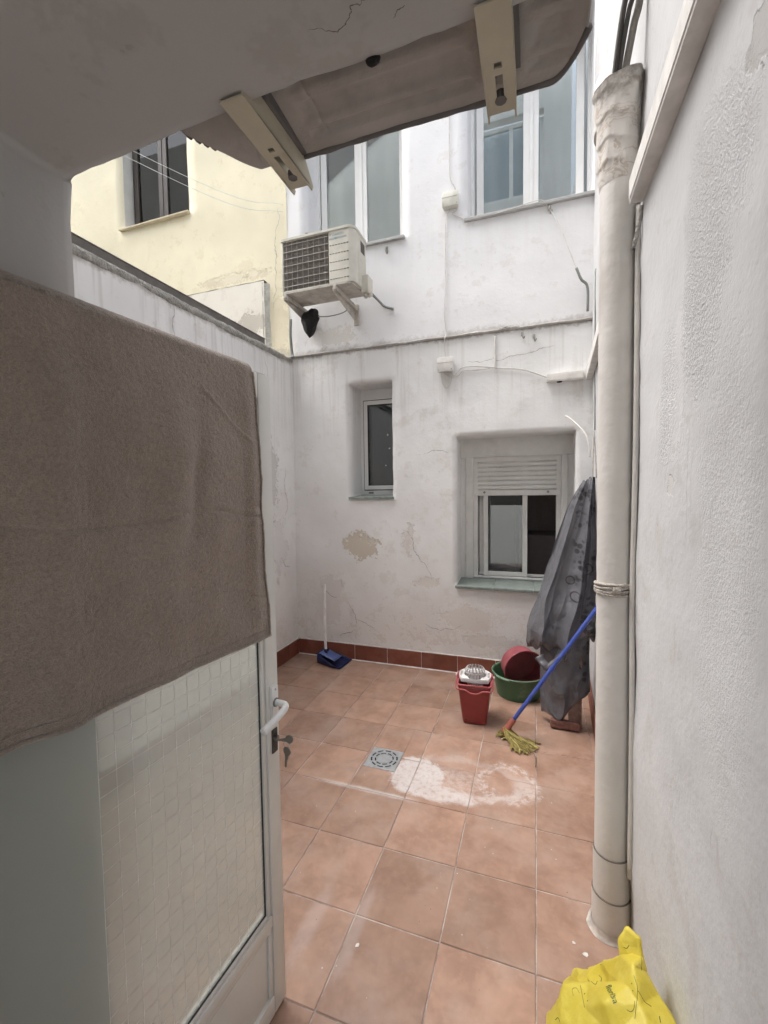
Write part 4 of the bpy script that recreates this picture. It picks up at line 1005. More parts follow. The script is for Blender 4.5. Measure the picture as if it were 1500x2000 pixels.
def hook(x, z, y, lab, s=1):
    bm = NB(); tube(bm, catmull([(x, y, z + .03 * s), (x, y - .03, z + .02 * s), (x + .004, y - .035, z - .015 * s), (x + .012, y - .02, z - .03 * s), (x + .02, y - .03, z - .01 * s)], 6), .006 * s, 8)
    box(bm, (x - .012 * s, y - .012, z - .0), (x + .012 * s, y - .002, z + .04 * s), .002)
    tag(obj('wall_hook', bm, M_cement, None, True, origin=(x, y, z)), lab, 'hook', 'old metal hooks on the rear wall')
hook(-1.281, 3.79, YU, 'small grey hook right of the air conditioner'); hook(.094, 3.845, YU, 'grey hook under the right upper window holding a line')
hook(-.109, 2.88, YB, 'left of two rusty hooks just below the ledge', .8); hook(-.018, 2.85, YB, 'right of two rusty hooks just below the ledge', .8); hook(-2.082, 4.08, YU, 'small hook above the left end of the air conditioner', .8)
wire([(.232, YB - .01, 2.20), (.225, YB - .06, 2.20), (.27, YB - .13, 2.15), (.345, YB - .22, 2.04), (.372, YB - .26, 1.93), (.374, YB - .27, 1.86)], .0065, M_pipe, 'curved white tube coming out of the wall above the lower window', cat='tube')
wire([(-4.02, 2.2, 4.82), (-2.62, 3.2, 4.25), (-2.31, 3.78, 4.4)], .0018, M_clear, 'upper of two thin clothes lines before the brown window', cat='clothes line')
wire([(-4.02, 2.2, 4.76), (-2.65, 3.2, 4.19), (-2.31, 3.78, 4.33)], .0018, M_clear, 'lower of two thin clothes lines before the brown window', cat='clothes line')

# --- air conditioner ----------------------------------------------------------------------------
AX0, AX1, AY0, AY1, AZ0, AZ1 = -2.085, -1.405, 3.36, 3.64, 3.345, 3.800
ac = thing('air_conditioner', (-1.75, 3.5, AZ0), 'weathered cream air conditioner outdoor unit hung on wall brackets', 'air conditioner')
def round_prism(bm, x0, x1, y0, y1, z0, z1, r, bev=0):
    pts = []
    for cx, cy, a0, rr_ in ((x1 - r, y0 + r, -90, r), (x1 - .02, y1 - .02, 0, .02), (x0 + .02, y1 - .02, 90, .02), (x0 + .025, y0 + .025, 180, .025)):
        for k in range(7): a = R_(a0 + 15 * k); pts.append((cx + rr_ * math.cos(a), cy + rr_ * math.sin(a)))
    lo = [bm.verts.new((x, y, z0)) for x, y in pts]; hi = [bm.verts.new((x, y, z1)) for x, y in pts]; n = len(pts)
    for k in range(n): bm.faces.new((lo[k], lo[(k + 1) % n], hi[(k + 1) % n], hi[k]))
    bm.faces.new(lo[::-1]); bm.faces.new(hi)
GX0, GX1, GZ0, GZ1 = AX0 + .018, -1.640, AZ0 + .022, AZ1 - .022
bm = NB(); round_prism(bm, GX1, AX1, AY0, AY1, AZ0 + .012, AZ1 - .008, .06); obj('side_casing', bm, M_ac, ac, True)
bm = NB(); box(bm, (AX0, AY0 + .035, AZ0 + .012), (GX1 + .001, AY1, AZ1 - .008), .003)
box(bm, (AX0, AY0 + .003, AZ0 + .012), (GX0, AY0 + .04, AZ1 - .008), .006); box(bm, (GX0 - .002, AY0 + .003, GZ1), (GX1 + .002, AY0 + .04, AZ1 - .0085), .003); box(bm, (GX0 - .002, AY0 + .003, AZ0 + .0125), (GX1 + .002, AY0 + .04, GZ0), .003)
obj('casing', bm, M_ac, ac, True)
bm = NB(); round_prism(bm, AX0 - .008, AX1 + .006, AY0 - .008, AY1 + .004, AZ1 - .018, AZ1 + .002, .066); obj('lid', bm, M_ac, ac, True)
bm = NB(); round_prism(bm, AX0 - .003, AX1 - .02, AY0 - .002, AY1, AZ0 - .004, AZ0 + .013, .05); obj('base_pan', bm, M_acdirty, ac, True)
bm = NB(); box(bm, (GX0, AY0 + .030, GZ0), (GX1, AY0 + .0345, GZ1)); gr = obj('grille', bm, M_acdark, ac)
bm = NB(); c = Vector(((GX0 + GX1) / 2 + .02, AY0 + .026, (GZ0 + GZ1) / 2)); tube(bm, [c + Vector((math.cos(a), 0, math.sin(a))) * .185 for a in [2 * math.pi * k / 48 for k in range(49)]], .012, 8); obj('fan_ring', bm, simple('fan_grey', (.22, .20, .185), .6), gr, True)
for k in range(3):
    bm = NB(); a0 = k * 2 * math.pi / 3 + .4
    grid(bm, lambda i, j: c + Vector((math.cos(a0 + j * 1.35 * (.5 + .5 * i)), 0, math.sin(a0 + j * 1.35 * (.5 + .5 * i)))) * (.035 + .135 * i) + Vector((0, .001 - .006 * j, 0)), 8, 8); obj('fan_blade', bm, M_hole, gr, True)
bm = NB(); tube(bm, [c, c + Vector((0, -.012, 0))], .04, 20); obj('fan_hub', bm, M_hole, gr, True)
bm = NB(); n = 44
for k in range(n):
    z = GZ0 + (GZ1 - GZ0) * (k + .5) / n; box(bm, (GX0, AY0 + .008, z - .0014), (GX1, AY0 + .015, z + .0014))
fs = obj('fine_slats', bm, simple('grille_slat', (.26, .235, .21), .6, dirt=(.12, .1, .09)), gr); fs['kind'] = 'stuff'
wp = None
for k in range(7):
    z = GZ0 + (GZ1 - GZ0) * (k + .6) / 7.1
    bm = NB(); tube(bm, [(GX0 - .003, AY0 + .003, z), (GX1 + .003, AY0 + .003, z)], .0022, 6); obj('grille_wire', bm, M_wire, gr)
for k in range(8):
    x = GX0 + (GX1 - GX0) * (k + .6) / 8.2
    bm = NB(); tube(bm, [(x, AY0 + .006, GZ0 - .003), (x, AY0 + .006, GZ1 + .003)], .0016, 6); obj('grille_wire', bm, M_wire, gr)
for k in range(5):          # rows of short louvre slots
    z = AZ1 - .135 - k * .068
    bm = NB()
    for q in range(7):
        x = -1.622 + q * .0255; box(bm, (x, AY0 - .0012, z - (.004 if q > 4 else .0025)), (x + .017, AY0 + .004, z + (.004 if q > 4 else .0025)))
    obj('louvre_row', bm, M_slot, ac)
TM = Matrix.Translation((-1.594, AY0 - .0008, AZ1 - .062)) @ Matrix.Rotation(R_(90), 4, 'X')
obj('lettering', text_bm('DAIKIN', .030, TM), M_bluegrey, ac)
bm = NB(); vs = [bm.verts.new(p) for p in ((-1.624, AY0 - .0012, AZ1 - .040), (-1.600, AY0 - .0012, AZ1 - .040), (-1.619, AY0 - .0012, AZ1 - .064))]; bm.faces.new(vs); obj('emblem', bm, M_greyp, ac)
bm = NB(); box(bm, (-1.625, AY0 - .0014, AZ1 - .088), (-1.468, AY0 + .003, AZ1 - .074)); obj('label_band', bm, M_greyp, ac)
bm = NB(); box(bm, (-1.575, AY0 - .0020, AZ1 - .088), (-1.555, AY0 + .003, AZ1 - .074)); obj('label_mark', bm, M_bluegrey, ac)
bm = NB(); box(bm, (AX1 - .004, AY0 + .15, AZ1 - .145), (AX1 + .003, AY0 + .235, AZ1 - .055), .002); obj('hand_grip', bm, M_slot, ac)
bm = NB(); box(bm, (AX1 - .002, AY0 + .10, AZ0 + .02), (AX1 + .0035, AY0 + .26, AZ1 - .16), .002); obj('service_panel', bm, M_ac, ac)
bm = NB(); box(bm, (AX1 - .01, AY0 + .17, AZ0 - .02), (AX1 + .055, AY0 + .285, AZ0 + .125), .006); vc = obj('valve_cover', bm, M_ac, ac)
bm = NB(); tube(bm, [(AX1 + .02, AY0 + .22, AZ0 + .0), (AX1 + .02, AY0 + .2, AZ0 - .05)], .018, 12); tube(bm, [(AX1 + .045, AY0 + .24, AZ0 + .0), (AX1 + .045, AY0 + .22, AZ0 - .04)], .013, 12); obj('valve', bm, M_acdirty, vc, True)
for x in (AX0 + .035, AX1 - .175):
    bm = NB(); zt = AZ0 - .006
    box(bm, (x - .014, AY0 - .012, zt - .034), (x + .014, YU - .008, zt), .003)
    b = obj('bracket', bm, M_acdirty, ac)
    bm = NB(); A = [(x - .017, AY0 - .008, zt - .01), (x - .017, AY0 - .008, zt - .05), (x - .017, YU - .02, zt - .125), (x - .017, YU - .02, zt - .03)]
    f = [bm.verts.new(p) for p in A]; g_ = [bm.verts.new((p[0] + .006, p[1], p[2])) for p in A]
    bm.faces.new(f); bm.faces.new(g_[::-1])
    for k in range(4): bm.faces.new((f[k], f[(k + 1) % 4], g_[(k + 1) % 4], g_[k]))
    obj('web_plate', bm, M_acdirty, b)
    bm = NB(); box(bm, (x - .022, YU - .022, zt - .17), (x + .022, YU - .004, zt + .02), .003); obj('wall_plate', bm, M_acdirty, b)
    bm = NB(); tube(bm, [(x - .02, AY0 + .01, zt - .03), (x + .02, AY0 + .01, zt - .03)], .016, 14); obj('end_bolt', bm, M_acdirty, b)
bm = NB(); bmesh.ops.create_icosphere(bm, subdivisions=4, radius=1)
for v in bm.verts:
    p = v.co.copy(); t = (p.z + 1) / 2; w_ = .045 + .05 * min(1, t * 1.6)
    v.co = Vector((-1.955 + p.x * w_ * (1 + .4 * nz(p, 1.5)) + (1 - t) * -.035, 3.66 + p.y * .05, 3.195 + p.z * .125 + .02 * nz(p, 2, 4)))
tag(obj('foam_lump', bm, M_bat, None, 'all', origin=(-1.955, 3.66, 3.195)), 'black foam lump hanging under the left end of the air conditioner', 'foam lump')
wire([(-1.90, 3.66, 3.24), (-1.8, 3.7, 3.245), (-1.66, 3.72, 3.27), (-1.56, 3.70, 3.33)], .005, M_cabg, 'thin cable below the air conditioner tray', cat='cable')

# --- floor drain --------------------------------------------------------------------------------
dr = thing('floor_drain', (-.868, 2.418, 0), 'square steel floor drain cover with round slotted grate', 'drain')
bm = NB(); box(bm, (DR[0] + .002, DR[2] + .002, -.012), (DR[1] - .002, DR[3] - .002, .0015), .001); obj('plate', bm, M_steel, dr)
cx, cy = -.866, 2.416
for rad, n, wd in ((.078, 10, .009), (.054, 8, .008)):
    for k in range(n):
        a0 = 2 * math.pi * (k + .14) / n; a1 = 2 * math.pi * (k + .86) / n; bm = NB()
        grid(bm, lambda i, j: Vector((cx + math.cos(a0 + (a1 - a0) * i) * (rad + wd * (j - .5)), cy + math.sin(a0 + (a1 - a0) * i) * (rad + wd * (j - .5)), .0022)), 8, 1); obj('slot', bm, M_hole, dr)
for rad in (.088, .066, .043):
    bm = NB(); tube(bm, [(cx + math.cos(a) * rad, cy + math.sin(a) * rad, .0016) for a in [2 * math.pi * k / 48 for k in range(49)]], .0014, 6); obj('ring', bm, M_steel, dr, True)

# --- dustpan ------------------------------------------------------------------------------------
pan = thing('dustpan', (-1.86, 3.66, 0), 'dark blue long-handled dustpan standing by the far left corner', 'dustpan')
def pan_outline(t):  # u along length (0 back .. 1 lip), returns half width and wall height
    return .075 + .045 * min(1, t * 1.4), .095 * (1 - t) ** 1.2 * (1 if t > .06 else .9) + .012
PM = Matrix.Translation((-1.945, 3.665, .003)) @ Matrix.Rotation(R_(-4), 4, 'Z')
bm = NB(); N = 16; Lp = .27
cs_ = []
for k in range(N + 1):
    t = k / N; hw, hh = pan_outline(t); x = Lp * t
    P = [(-hw, hh), (-hw - .0, hh * .5), (-hw + .006, .006), (-hw * .5, .002), (0, .002), (hw * .5, .002), (hw - .006, .006), (hw, hh * .5), (hw, hh)]
    cs_.append([bm.verts.new(PM @ Vector((x, y, z))) for y, z in P])
for A, B in zip(cs_, cs_[1:]):
    for k in range(8): bm.faces.new((A[k], A[k + 1], B[k + 1], B[k]))
bm.faces.new(cs_[0])
o = obj('pan', bm, M_blue, pan, True); o.modifiers.new('thickness', 'SOLIDIFY').thickness = .003
bm = NB(); tube(bm, [PM @ Vector((.0 + .0, y, pan_outline(0)[1])) for y in (-.075, 0, .075)], .006, 8); obj('back_lip', bm, M_blue, pan, True)
bm = NB(); grid(bm, lambda i, j: PM @ Vector((.02 + .17 * i, -.07 + .14 * j, .105 - .055 * i)), 4, 4); o = obj('hood', bm, M_bluel, pan, True); o.modifiers.new('thickness', 'SOLIDIFY').thickness = .003
bm = NB(); tube(bm, [PM @ Vector((.055, 0, .06)), PM @ Vector((.055, 0, .125))], .017, 14); tube(bm, [PM @ Vector((.085, .0, .125)), PM @ Vector((.06, 0, .10))], .010, 8); obj('handle_socket', bm, M_blue, pan, True)
bm = NB(); tube(bm, [PM @ Vector((.055, 0, .09)), PM @ Vector((.05, .0, .40)), PM @ Vector((.048, .015, .745))], .0125, 14); obj('handle', bm, simple('white_painted_stick', (.80, .79, .79), .4), pan, True)

# --- mop bucket ---------------------------------------------------------------------------------
bk = thing('mop_bucket', (-.405, 3.075, 0), 'red square mop bucket with white wringer basket', 'bucket')
BM = Matrix.Translation((-.402, 3.055, .002)) @ Matrix.Rotation(R_(4), 4, 'Z')
def sq(hw, hd, r, n=6):
    out = []
    for cx_, cy_, a0 in ((hw - r, -hd + r, -90), (hw - r, hd - r, 0), (-hw + r, hd - r, 90), (-hw + r, -hd + r, 180)):
        for k in range(n + 1): a = R_(a0 + 90 * k / n); out.append((cx_ + r * math.cos(a), cy_ + r * math.sin(a)))
    return out
bm = NB(); rings = []
for t in [0, .02, .05] + [.1 + .9 * k / 8 for k in range(9)]:
    hw = .082 + .032 * t; z = .285 * t
    ring = []
    for (x, y) in sq(hw - (.006 if t == 0 else 0), hw - (.006 if t == 0 else 0), .025):
        dz = 0
        if t > .85 and y < 0: dz = -.022 * max(0, 1 - (abs(x) / .05) ** 2) * (t - .85) / .15 * (1 if y < -hw * .6 else 0)
        ring.append(bm.verts.new(BM @ Vector((x, y, z + dz))))
    rings.append(ring)
for A, B in zip(rings, rings[1:]):
    for k in range(len(A)): bm.faces.new((A[k], A[(k + 1) % len(A)], B[(k + 1) % len(A)], B[k]))
bm.faces.new(rings[0][::-1]); rimpts = [v.co.copy() for v in rings[-1]]
o = obj('body', bm, M_redp, bk, True); o.modifiers.new('thickness', 'SOLIDIFY').thickness = .004
bm = NB(); tube(bm, rimpts + [rimpts[0]], .0065, 8); obj('rim', bm, M_redrim, bk, 'all')
for sx in (-1, 1):
    bm = NB(); b2 = NB(); box(b2, (sx * .117 - .007, -.02, .25), (sx * .117 + .007, .03, .325), .004); bmesh.ops.transform(b2, matrix=BM, verts=b2.verts); bm.free(); ear = obj('ear', b2, M_redrim, bk, True)
    bm = NB(); tube(bm, [BM @ Vector((sx * .120, .0, .308)), BM @ Vector((sx * .135, .0, .308))], .009, 12); obj('pivot', bm, M_whitep, ear, True)
bm = NB(); tube(bm, catmull([BM @ Vector(p) for p in ((-.124, 0, .308), (-.126, -.07, .275), (-.118, -.123, .262), (-.06, -.128, .258), (-.03, -.131, .243), (0, -.132, .238), (.03, -.131, .243), (.06, -.128, .258), (.118, -.123, .262), (.126, -.07, .275), (.124, 0, .308))], 8), .0048, 8); obj('bail_handle', bm, M_redrim, bk, 'all')
wr = None
bm = NB(); prs = []
for rr_, z in ((.118, .292), (.118, .312), (.112, .318), (.076, .316), (.074, .300)):
    ring = []
    for k in range(48):
        a = 2 * math.pi * k / 48; x = rr_ * math.cos(a); y = .02 + rr_ * math.sin(a) * .92
        if y < -.045 and rr_ > .1: y = -.045 - (abs(y) - .045) * .25
        ring.append(bm.verts.new(BM @ Vector((x, y, z - (.0 if y > -.04 else .012)))))
    prs.append(ring)
for A, B in zip(prs, prs[1:]):
    for k in range(48): bm.faces.new((A[k], A[(k + 1) % 48], B[(k + 1) % 48], B[k]))
wr = obj('wringer', bm, M_whitep, bk, True)
for k in range(18):
    a = 2 * math.pi * (k + .5) / 18; d = Vector((math.cos(a), math.sin(a) * .92, 0)); tt = Vector((-math.sin(a), math.cos(a), 0))
    bm = NB(); pts = []
    for z, r_, w_ in ((.215, .048, .0055), (.30, .062, .0065), (.350, .068, .0065), (.366, .057, .0055)):
        pts.append([bm.verts.new(BM @ (Vector((0, .02, z)) + d * (r_ + q * .005) + tt * s_ * w_)) for q, s_ in ((-.5, -1), (.5, -1), (.5, 1), (-.5, 1))])
    for A, B in zip(pts, pts[1:]):
        for q in range(4): bm.faces.new((A[q], A[(q + 1) % 4], B[(q + 1) % 4], B[q]))
    bm.faces.new(pts[0][::-1]); bm.faces.new(pts[-1]); obj('slat', bm, M_whitep, wr)
bm = NB(); tube(bm, [BM @ Vector((math.cos(a) * .066, .02 + math.sin(a) * .061, .335)) for a in [2 * math.pi * k / 40 for k in range(41)]], .0035, 6); obj('basket_ring', bm, M_whitep, wr, True)
for sx in (-1, 1):
    for q in range(4):
        b2 = NB(); box(b2, (sx * .095 - .007, -.03 + q * .022, .3175), (sx * .095 + .007, -.022 + q * .022, .3190)); bmesh.ops.transform(b2, matrix=BM, verts=b2.verts); obj('vent_slot', b2, M_crack, wr)

# --- wash basins --------------------------------------------------------------------------------
gb = thing('wash_basin', (-.125, 3.55, 0), 'round green plastic wash basin standing behind the red bucket', 'basin')
prof = [(0, .004), (.145, .004), (.158, .010), (.190, .165), (.193, .178), (.203, .183), (.208, .180), (.206, .174), (.200, .170), (.197, .160), (.164, .0), (.150, -.0), (0, .0)]
bm = NB(); lathe(bm, [(r, z + .001) for r, z in prof], 64, Matrix.Translation((-.125, 3.55, 0)))
obj('bowl', bm, M_green, gb, True)
bm = NB(); tube(bm, [(-.125 + math.cos(a) * .2035, 3.55 + math.sin(a) * .2035, .181) for a in [2 * math.pi * k / 64 for k in range(65)]], .0058, 8); obj('rim', bm, M_greenrim, gb, 'all')
for a0 in (-122, 58):
    bm = NB(); tube(bm, [(-.125 + math.cos(R_(a)) * .212, 3.55 + math.sin(R_(a)) * .212, .178) for a in range(a0 - 16, a0 + 17, 4)], .0085, 8); obj('grip', bm, M_greenrim, gb, 'all')
rb = thing('wash_basin', (-.09, 3.58, .02), 'faded red basin tipped on edge inside the green basin', 'basin')
nrm = Vector((.42, -.90, -.10)).normalized()
RM = Matrix.Translation((-.075, 3.485, .215)) @ nrm.to_track_quat('Z', 'Y').to_matrix().to_4x4() @ Matrix.Scale(.90, 4)
bm = NB(); lathe(bm, [(0, -.150), (.148, -.150), (.160, -.143), (.174, -.006), (.181, -.002), (.185, -.004), (.183, .002), (.177, .003), (.170, 0), (.156, -.137), (.146, -.144), (0, -.144)], 64, RM); obj('bowl', bm, M_redb, rb, True)

# --- mop ----------------------------------------------------------------------------------------
mp = thing('mop', (-.17, 2.885, 0), 'yellow mop with blue handle leaning on the right wall', 'mop')
m0, m1 = Vector((-.168, 2.892, .062)), Vector((.368, 2.925, .905)); md = (m1 - m0).normalized()
bm = NB(); tube(bm, [m0 + md * .05, m0 + md * .5, m1], .0125, 14); obj('handle', bm, M_mopblue, mp, True)
bm = NB(); tube(bm, [m0 + md * -.03, m0 + md * .07, m0 + md * .075], lambda t: .020 - .004 * t, 14); tube(bm, [m0 + md * -.035, m0 + md * -.012], .027, 16); obj('socket', bm, simple('pink_red_socket', (.34, .10, .075), .5), mp, True)
bm = NB(); tube(bm, [m0 + md * .49, m0 + md * .515], .0150, 14); obj('handle_joint', bm, M_mopblue, mp, True)
rm = random.Random(5); base = m0 + md * -.02
for k in range(120):
    a = rm.uniform(-.55, 1.25) if k < 98 else rm.uniform(.9, 3.4); L = rm.uniform(.12, .225) if k < 98 else rm.uniform(.03, .075)
    dirv = Vector((math.cos(-.72 + (a - .35) * .55), math.sin(-.72 + (a - .35) * .55), 0)) if k < 98 else Vector((math.cos(a + 1.4), math.sin(a + 1.4), 0))
    side = Vector((-dirv.y, dirv.x, 0)); P = []; hgt = rm.uniform(.0, .034); w0 = rm.uniform(-.018, .018); ph = rm.uniform(0, 6)
    for q in range(9):
        t = q / 8; z = max(.006 + hgt * (1 - t * .75), base.z * (1 - min(1, t * 2.3)) + .02 * (1 - t))
        P.append(Vector((base.x, base.y, 0)) + dirv * L * t + side * (w0 + .016 * math.sin(ph + t * 6) * t) + Vector((0, 0, z)))
    bm = NB(); tube(bm, catmull(P, 4), lambda t: .0042 + .0008 * math.sin(t * 18 + ph), 5, flat=.7); obj('strand', bm, M_mop, mp, 'all')
bm = NB(); tube(bm, catmull([(-.005, 2.735, .012), (.006, 2.70, .006), (.006, 2.62, .004)], 6), .0028, 6); obj('loose_thread', bm, M_crack, mp)

# --- covered boards leaning in the right-hand corner --------------------------------------------
wd = thing('wooden_stand', (.22, 3.06, 0), 'weathered wooden slats with red paint traces under the grey sheet', 'wooden stand')
for k, (x, y, w_, tz) in enumerate(((.165, 3.085, .055, .30), (.245, 3.075, .060, .30), (.292, 3.045, .05, 1.2))):
    if k == 2: continue
    bm = NB(); box(bm, (x - w_ / 2, y - .012, .004), (x + w_ / 2, y + .012, tz), .003, Matrix.Rotation(R_(-6), 3, 'X'))
    bmesh.ops.translate(bm, vec=(0, .06, 0), verts=bm.verts); obj('slat', bm, M_wood, wd)
bm = NB(); box(bm, (.10, 3.075, .012), (.285, 3.110, .065), .004); obj('cross_rail', bm, simple('red_traced_wood', (.22, .11, .09), .85, var=.35, ns=40, bump=.006, bns=60), wd)
bm = NB(); box(bm, (.25, 3.13, .0), (.30, 3.165, .5), .003); obj('rear_leg', bm, M_wood, wd)
bm = NB(); box(bm, (.12, 3.13, .0), (.17, 3.165, .5), .003); obj('rear_leg', bm, M_wood, wd)
SIL = [(1.70, .300), (1.64, .275), (1.50, .205), (1.27, .130), (.96, .045), (.80, -.010), (.66, -.062), (.55, -.066), (.50, -.05)]
def sil(z):
    if z >= SIL[0][0]: return SIL[0][1]
    for (za, xa), (zb, xb) in zip(SIL, SIL[1:]):
        if za >= z >= zb: return xa + (xb - xa) * (za - z) / (za - zb)
    return SIL[-1][1]
def ridge(v): return 1 - abs(math.sin(v)) ** .85
def tarp_f(a, t):
    """a 0 at the left edge .. 1 at the wall, t 0 at the gathered top .. 1 at the hem"""
    hem = .50 + .10 * a ** 1.5 + .035 * math.sin(a * 9 + .5) - .07 * math.exp(-((a - .05) / .07) ** 2)
    z = 1.705 + (hem - 1.705) * t
    xl = sil(max(z, .5)); xr_ = XR(3.2) - .012
    x = xl + (xr_ - xl) * a
    spread = (.25 + .75 * t)
    ph = a * 8.6 + 1.5 * nz((a * 1.5, t * 1.6, 0), 1.3) + .9 * t + .4
    f = ridge(ph) * .105 * spread + ridge(a * 17 + 3 * nz((a * 2, t * 2.2, 4), 1.2) + 1) * .014 * spread + .05 * g1(a, .12, .13) * g1(z, .66, .14)
    bulge = math.sin(math.pi * min(1, a * .90 + .03)) ** .6
    y = 3.27 - .21 * bulge * (.18 + .82 * t ** .8) - f
    y += .030 * nz((x * 2 + z, z * 1.4, 1), 3.2, 2) * t + .020 * (ridge(3.2 * nz((x * 1.2 - z * .8, z, 3), 5, 6) + 9 * (x - z * .35)) - .5) * max(0, t - .35) + .012 * fbm((x, z, 2), 12, 5) * (t ** 1.5)
    x += .018 * nz((a * 4, t * 5, 9), 1.6) * t
    if t > .90:                                             # hem tucked under
        q = (t - .90) / .10; y += .10 * q * q; z += .03 * q * math.sin(a * 30)
    if t < .08: z += .016 * nz((a * 3, 0, 0), 2) * (1 - t / .08) - .03 * (1 - a) ** 2 * (1 - t / .08)
    return Vector((x, min(y, 3.33), z))
bm = NB(); grid(bm, tarp_f, 190, 190)
tp = obj('cover_sheet', bm, M_tarp, None, 'all', origin=(.37, 3.25, 1.7)); tp.modifiers.new('thickness', 'SOLIDIFY').thickness = .002
tag(tp, 'grey printed plastic cover sheet hanging in the right corner', 'cover sheet')
def low_f(a, t):
    hem = .040 + .02 * math.sin(a * 11) + (.15 * max(0, (a - .32) / .5) ** 1.1 if a > .30 else 0)
    z = .80 + (hem - .80) * t; x = .045 - .012 * math.sin(t * 3) + .315 * a
    y = 3.25 - .14 * math.sin(math.pi * min(1, .08 + a * .9)) ** .5 - ridge(a * 6.0 + 1.8 * nz((a * 2, t * 2.5, 3), 1.5) + t * 1.5) * .030 + .018 * nz((x * 2, z * 2, 7), 4) + .010 * fbm((x, z, 9), 11)
    if t > .93: y += .06 * ((t - .93) / .07) ** 2
    return Vector((x, y - .015 * t, z))
bm = NB(); grid(bm, low_f, 120, 120); lo_ = obj('lower_fold', bm, M_tarp, tp, 'all'); lo_.modifiers.new('thickness', 'SOLIDIFY').thickness = .002
# rolled knot of sheet at the left
bm = NB(); tube(bm, catmull([(.03, 3.05, .50), (.055, 3.02, .465), (.085, 3.02, .45), (.13, 3.03, .49), (.165, 3.05, .55)], 8), lambda t: .030 - .012 * t, 14)
for v in bm.verts: v.co += Vector((nz(v.co, 25), nz(v.co, 25, 3), nz(v.co, 25, 6))) * .012
obj('rolled_hem', bm, M_tarp, tp, 'all')
bm = NB()
for dx in (-.012, .010):
    tube(bm, catmull([(.375 + dx, 3.24, 1.70), (.374 + dx * .7, 3.25, 1.85), (.372, 3.26, 2.01)], 8), .0035, 6)
tag(obj('hanging_cord', bm, M_rope, None, 'all', origin=(.372, 3.26, 2.01)), 'looped cord holding up the grey cover sheet', 'cord')

# --- yellow bag by the right wall ---------------------------------------------------------------
CAMP = Vector((0, 0, H))
def px(x, y, Y):
    """world point at depth Y seen in direction (x, y) of the doorway view"""
    d = rr * ((x - 750) / 847.33) - uu * ((y - 1000) / 847.33) + fw
    return CAMP + d * (Y / d.y)
BP = dict(A=px(1212, 1838, 1.215), B=px(1226, 1813, 1.225), C=px(1249, 1832, 1.21), D=px(1254, 1872, 1.19), E=px(1259, 1900, 1.17), F=px(1287, 1945, 1.13), G=px(1335, 2020, 1.08),
    H=px(1214, 1868, 1.20), I=px(1172, 1884, 1.25), J=px(1124, 1911, 1.29), K=px(1131, 1924, 1.25), L=px(1188, 1922, 1.205), M=px(1104, 1926, 1.165), N=px(1150, 1920, 1.16), O=px(1091, 1958, 1.14), P=px(1074, 2020, 1.10),
    Q=px(1236, 1888, 1.135), R=px(1226, 1928, 1.11), S=px(1182, 1962, 1.07), T=px(1250, 1962, 1.08), U=px(1142, 1968, 1.10), V=px(1202, 2030, 1.03), W=px(1122, 2035, 1.05), X=px(1275, 2030, 1.03),
    BK=Vector((.262, 1.32, .26)), BL=Vector((.12, 1.34, .20)))
for k_, s_ in (('P0', 'P'), ('W0', 'W'), ('V0', 'V'), ('X0', 'X'), ('G0', 'G')):
    q = BP[s_]; BP[k_] = Vector((min(q.x * 1.06, .308), q.y - .012, .001))
BP['BK0'] = Vector((.30, 1.34, .001)); BP['BL0'] = Vector((.04, 1.36, .001))
for q in BP.values(): q.x = min(q.x, XR(q.y) - .010)
FC = ['ABCD', 'ADQH', 'DEQ', 'HQLI', 'ILKJ', 'QEFT', 'QTR', 'QRL', 'LRSN', 'NSUM', 'MUO', 'RTVS', 'TFGX', 'TXV', 'SVWU', 'UWPO', 'LNMK']
FC = [list(f) for f in FC] + [['P', 'W', 'W0', 'P0'], ['W', 'V', 'V0', 'W0'], ['V', 'X', 'X0', 'V0'], ['X', 'G', 'G0', 'X0'],
    ['B', 'A', 'BK'], ['A', 'H', 'BK'], ['H', 'I', 'BK'], ['I', 'J', 'BL', 'BK'], ['J', 'K', 'BL'], ['K', 'M', 'BL'], ['M', 'O', 'BL'], ['O', 'P', 'BL'], ['P', 'P0', 'BL0', 'BL'], ['C', 'B', 'BK'], ['D', 'C', 'BK'], ['E', 'D', 'BK'], ['F', 'E', 'BK'], ['G', 'F', 'BK'], ['G', 'BK', 'BK0', 'G0'], ['BL', 'BL0', 'BK0', 'BK']]
bm = NB(); vd = {k_: bm.verts.new(q) for k_, q in BP.items()}
for f in FC: bm.faces.new([vd[k_] for k_ in f])
bmesh.ops.recalc_face_normals(bm, faces=bm.faces)
bmesh.ops.triangulate(bm, faces=bm.faces)
for _ in range(5): bmesh.ops.subdivide_edges(bm, edges=bm.edges, cuts=1, use_grid_fill=True)
for _ in range(7): bmesh.ops.smooth_vert(bm, verts=bm.verts, factor=.5, use_axis_x=True, use_axis_y=True, use_axis_z=True)
bm.normal_update()
for v in bm.verts:
    p = v.co; k = .0040 * (ridge(4 * nz(p, 7, 3) + 22 * (p.x + p.z * .6)) - .5) + .003 * fbm(p, 12, 4) + .0006 * nz(p, 60, 2)
    v.co += v.normal * (k + .005)
    v.co.x = min(v.co.x, XR(v.co.y) - .011); v.co.z = max(v.co.z, .001)
from mathutils.bvhtree import BVHTree
BT = BVHTree.FromBMesh(bm)
bag = obj('plastic_bag', bm, M_bag, None, 'all', origin=(.165, 1.165, 0)); tag(bag, 'crumpled yellow bag with green lettering at the foot of the right wall', 'bag')

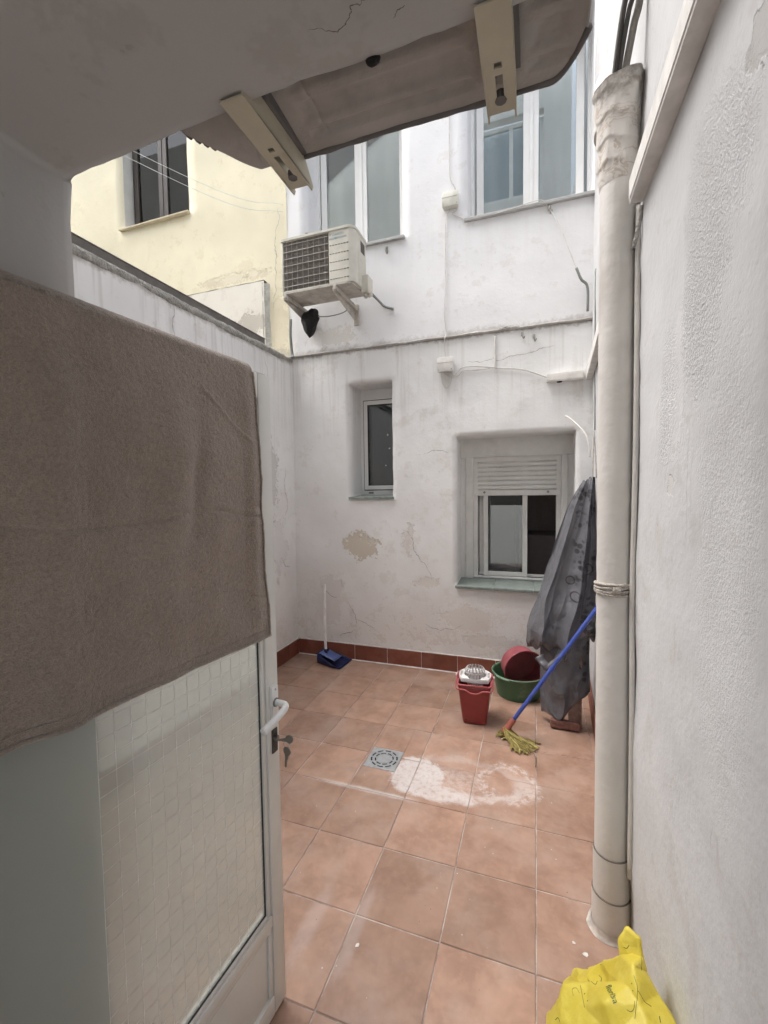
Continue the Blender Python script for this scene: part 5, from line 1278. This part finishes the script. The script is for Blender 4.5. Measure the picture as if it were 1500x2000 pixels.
def on_bag(p, lift=.0008):
    l, n_, i_, d_ = BT.find_nearest(p)
    if n_.dot(CAMP - l) < 0: n_ = -n_
    return l + n_ * lift
def sight(x, y):
    d = (px(x, y, 1.0) - CAMP).normalized(); l, n_, i_, d_ = BT.ray_cast(CAMP, d)
    return l
e0, e1 = sight(1186, 1926), sight(1200, 1956)
if e0 and e1:
    ex = (e1 - e0).normalized(); nn = (CAMP - e0).normalized(); ey = nn.cross(ex).normalized(); nn = ex.cross(ey)
    TM = Matrix((ex, ey, nn)).transposed().to_4x4(); TM.translation = e0 - ey * .004
    bm = text_bm('florisa', .021, TM, 0)
    for v in bm.verts: v.co = on_bag(v.co, .0010)
    obj('lettering', bm, M_ink, bag)
def scribble(P, w, mat=M_inkd):
    bm = NB(); pts = [sight(*q) for q in P]
    pts = [q for q in pts if q]
    if len(pts) > 1:
        tube(bm, [on_bag(q, .0002) for q in catmull(pts, 8)], w * .6, 5); obj('printed_line', bm, mat, bag)
for P, w in (([(1120, 1945), (1118, 1932), (1126, 1930), (1132, 1940)], .0007), ([(1134, 1925), (1138, 1948), (1142, 1968)], .0009), ([(1238, 1905), (1245, 1930), (1243, 1960), (1240, 1990)], .0008), ([(1246, 1935), (1258, 1955), (1272, 1966)], .0009),
             ([(1224, 1972), (1232, 1976), (1238, 1970), (1240, 1955)], .0009), ([(1218, 1850), (1224, 1852), (1229, 1846)], .0010), ([(1148, 1912), (1156, 1918), (1166, 1918), (1170, 1905)], .0009), ([(1085, 1992), (1090, 1988), (1094, 1996)], .0012), ([(1288, 1985), (1290, 1997)], .0016), ([(1252, 1870), (1253, 1895)], .0009)):
    scribble(P, w)
for q in ((1142, 1941), (1148, 1955), (1234, 1921), (1174, 1884), (1201, 1944), (1236, 1935)):
    l = sight(*q)
    if l:
        bm = NB(); bmesh.ops.create_icosphere(bm, subdivisions=1, radius=.0014, matrix=Matrix.Translation(l)); obj('printed_dot', bm, M_inkd, bag)
# --- loose paint flakes on the floor ------------------------------------------------------------
rf = random.Random(11)
for k, (x, y, lab) in enumerate(((.170, 1.585, 'white paint flake touching the foot of the drain pipe'), (.135, 1.615, 'small white paint flake just left of the drain pipe foot'), (-.60, 1.36, 'white paint flake alone on the tiles right of the open door'))):
    sz = (.009, .006, .007)[k]
    bm = NB(); bmesh.ops.create_circle(bm, cap_ends=True, radius=sz, segments=7, matrix=Matrix.Translation((x, y, .0035)))
    for v in bm.verts: v.co += Vector((nz(v.co, 300, k), nz(v.co, 300, k + 9), .0)) * sz * .7
    r_ = bmesh.ops.extrude_face_region(bm, geom=list(bm.faces)); bmesh.ops.translate(bm, vec=(0, 0, .001), verts=[q for q in r_['geom'] if isinstance(q, bmesh.types.BMVert)])
    bmesh.ops.translate(bm, vec=(0, 0, -.0025), verts=bm.verts)
    o = obj('paint_flake', bm, M_groutw, None, origin=(x, y, .001)); tag(o, lab, 'paint flake', 'paint flakes on the floor')
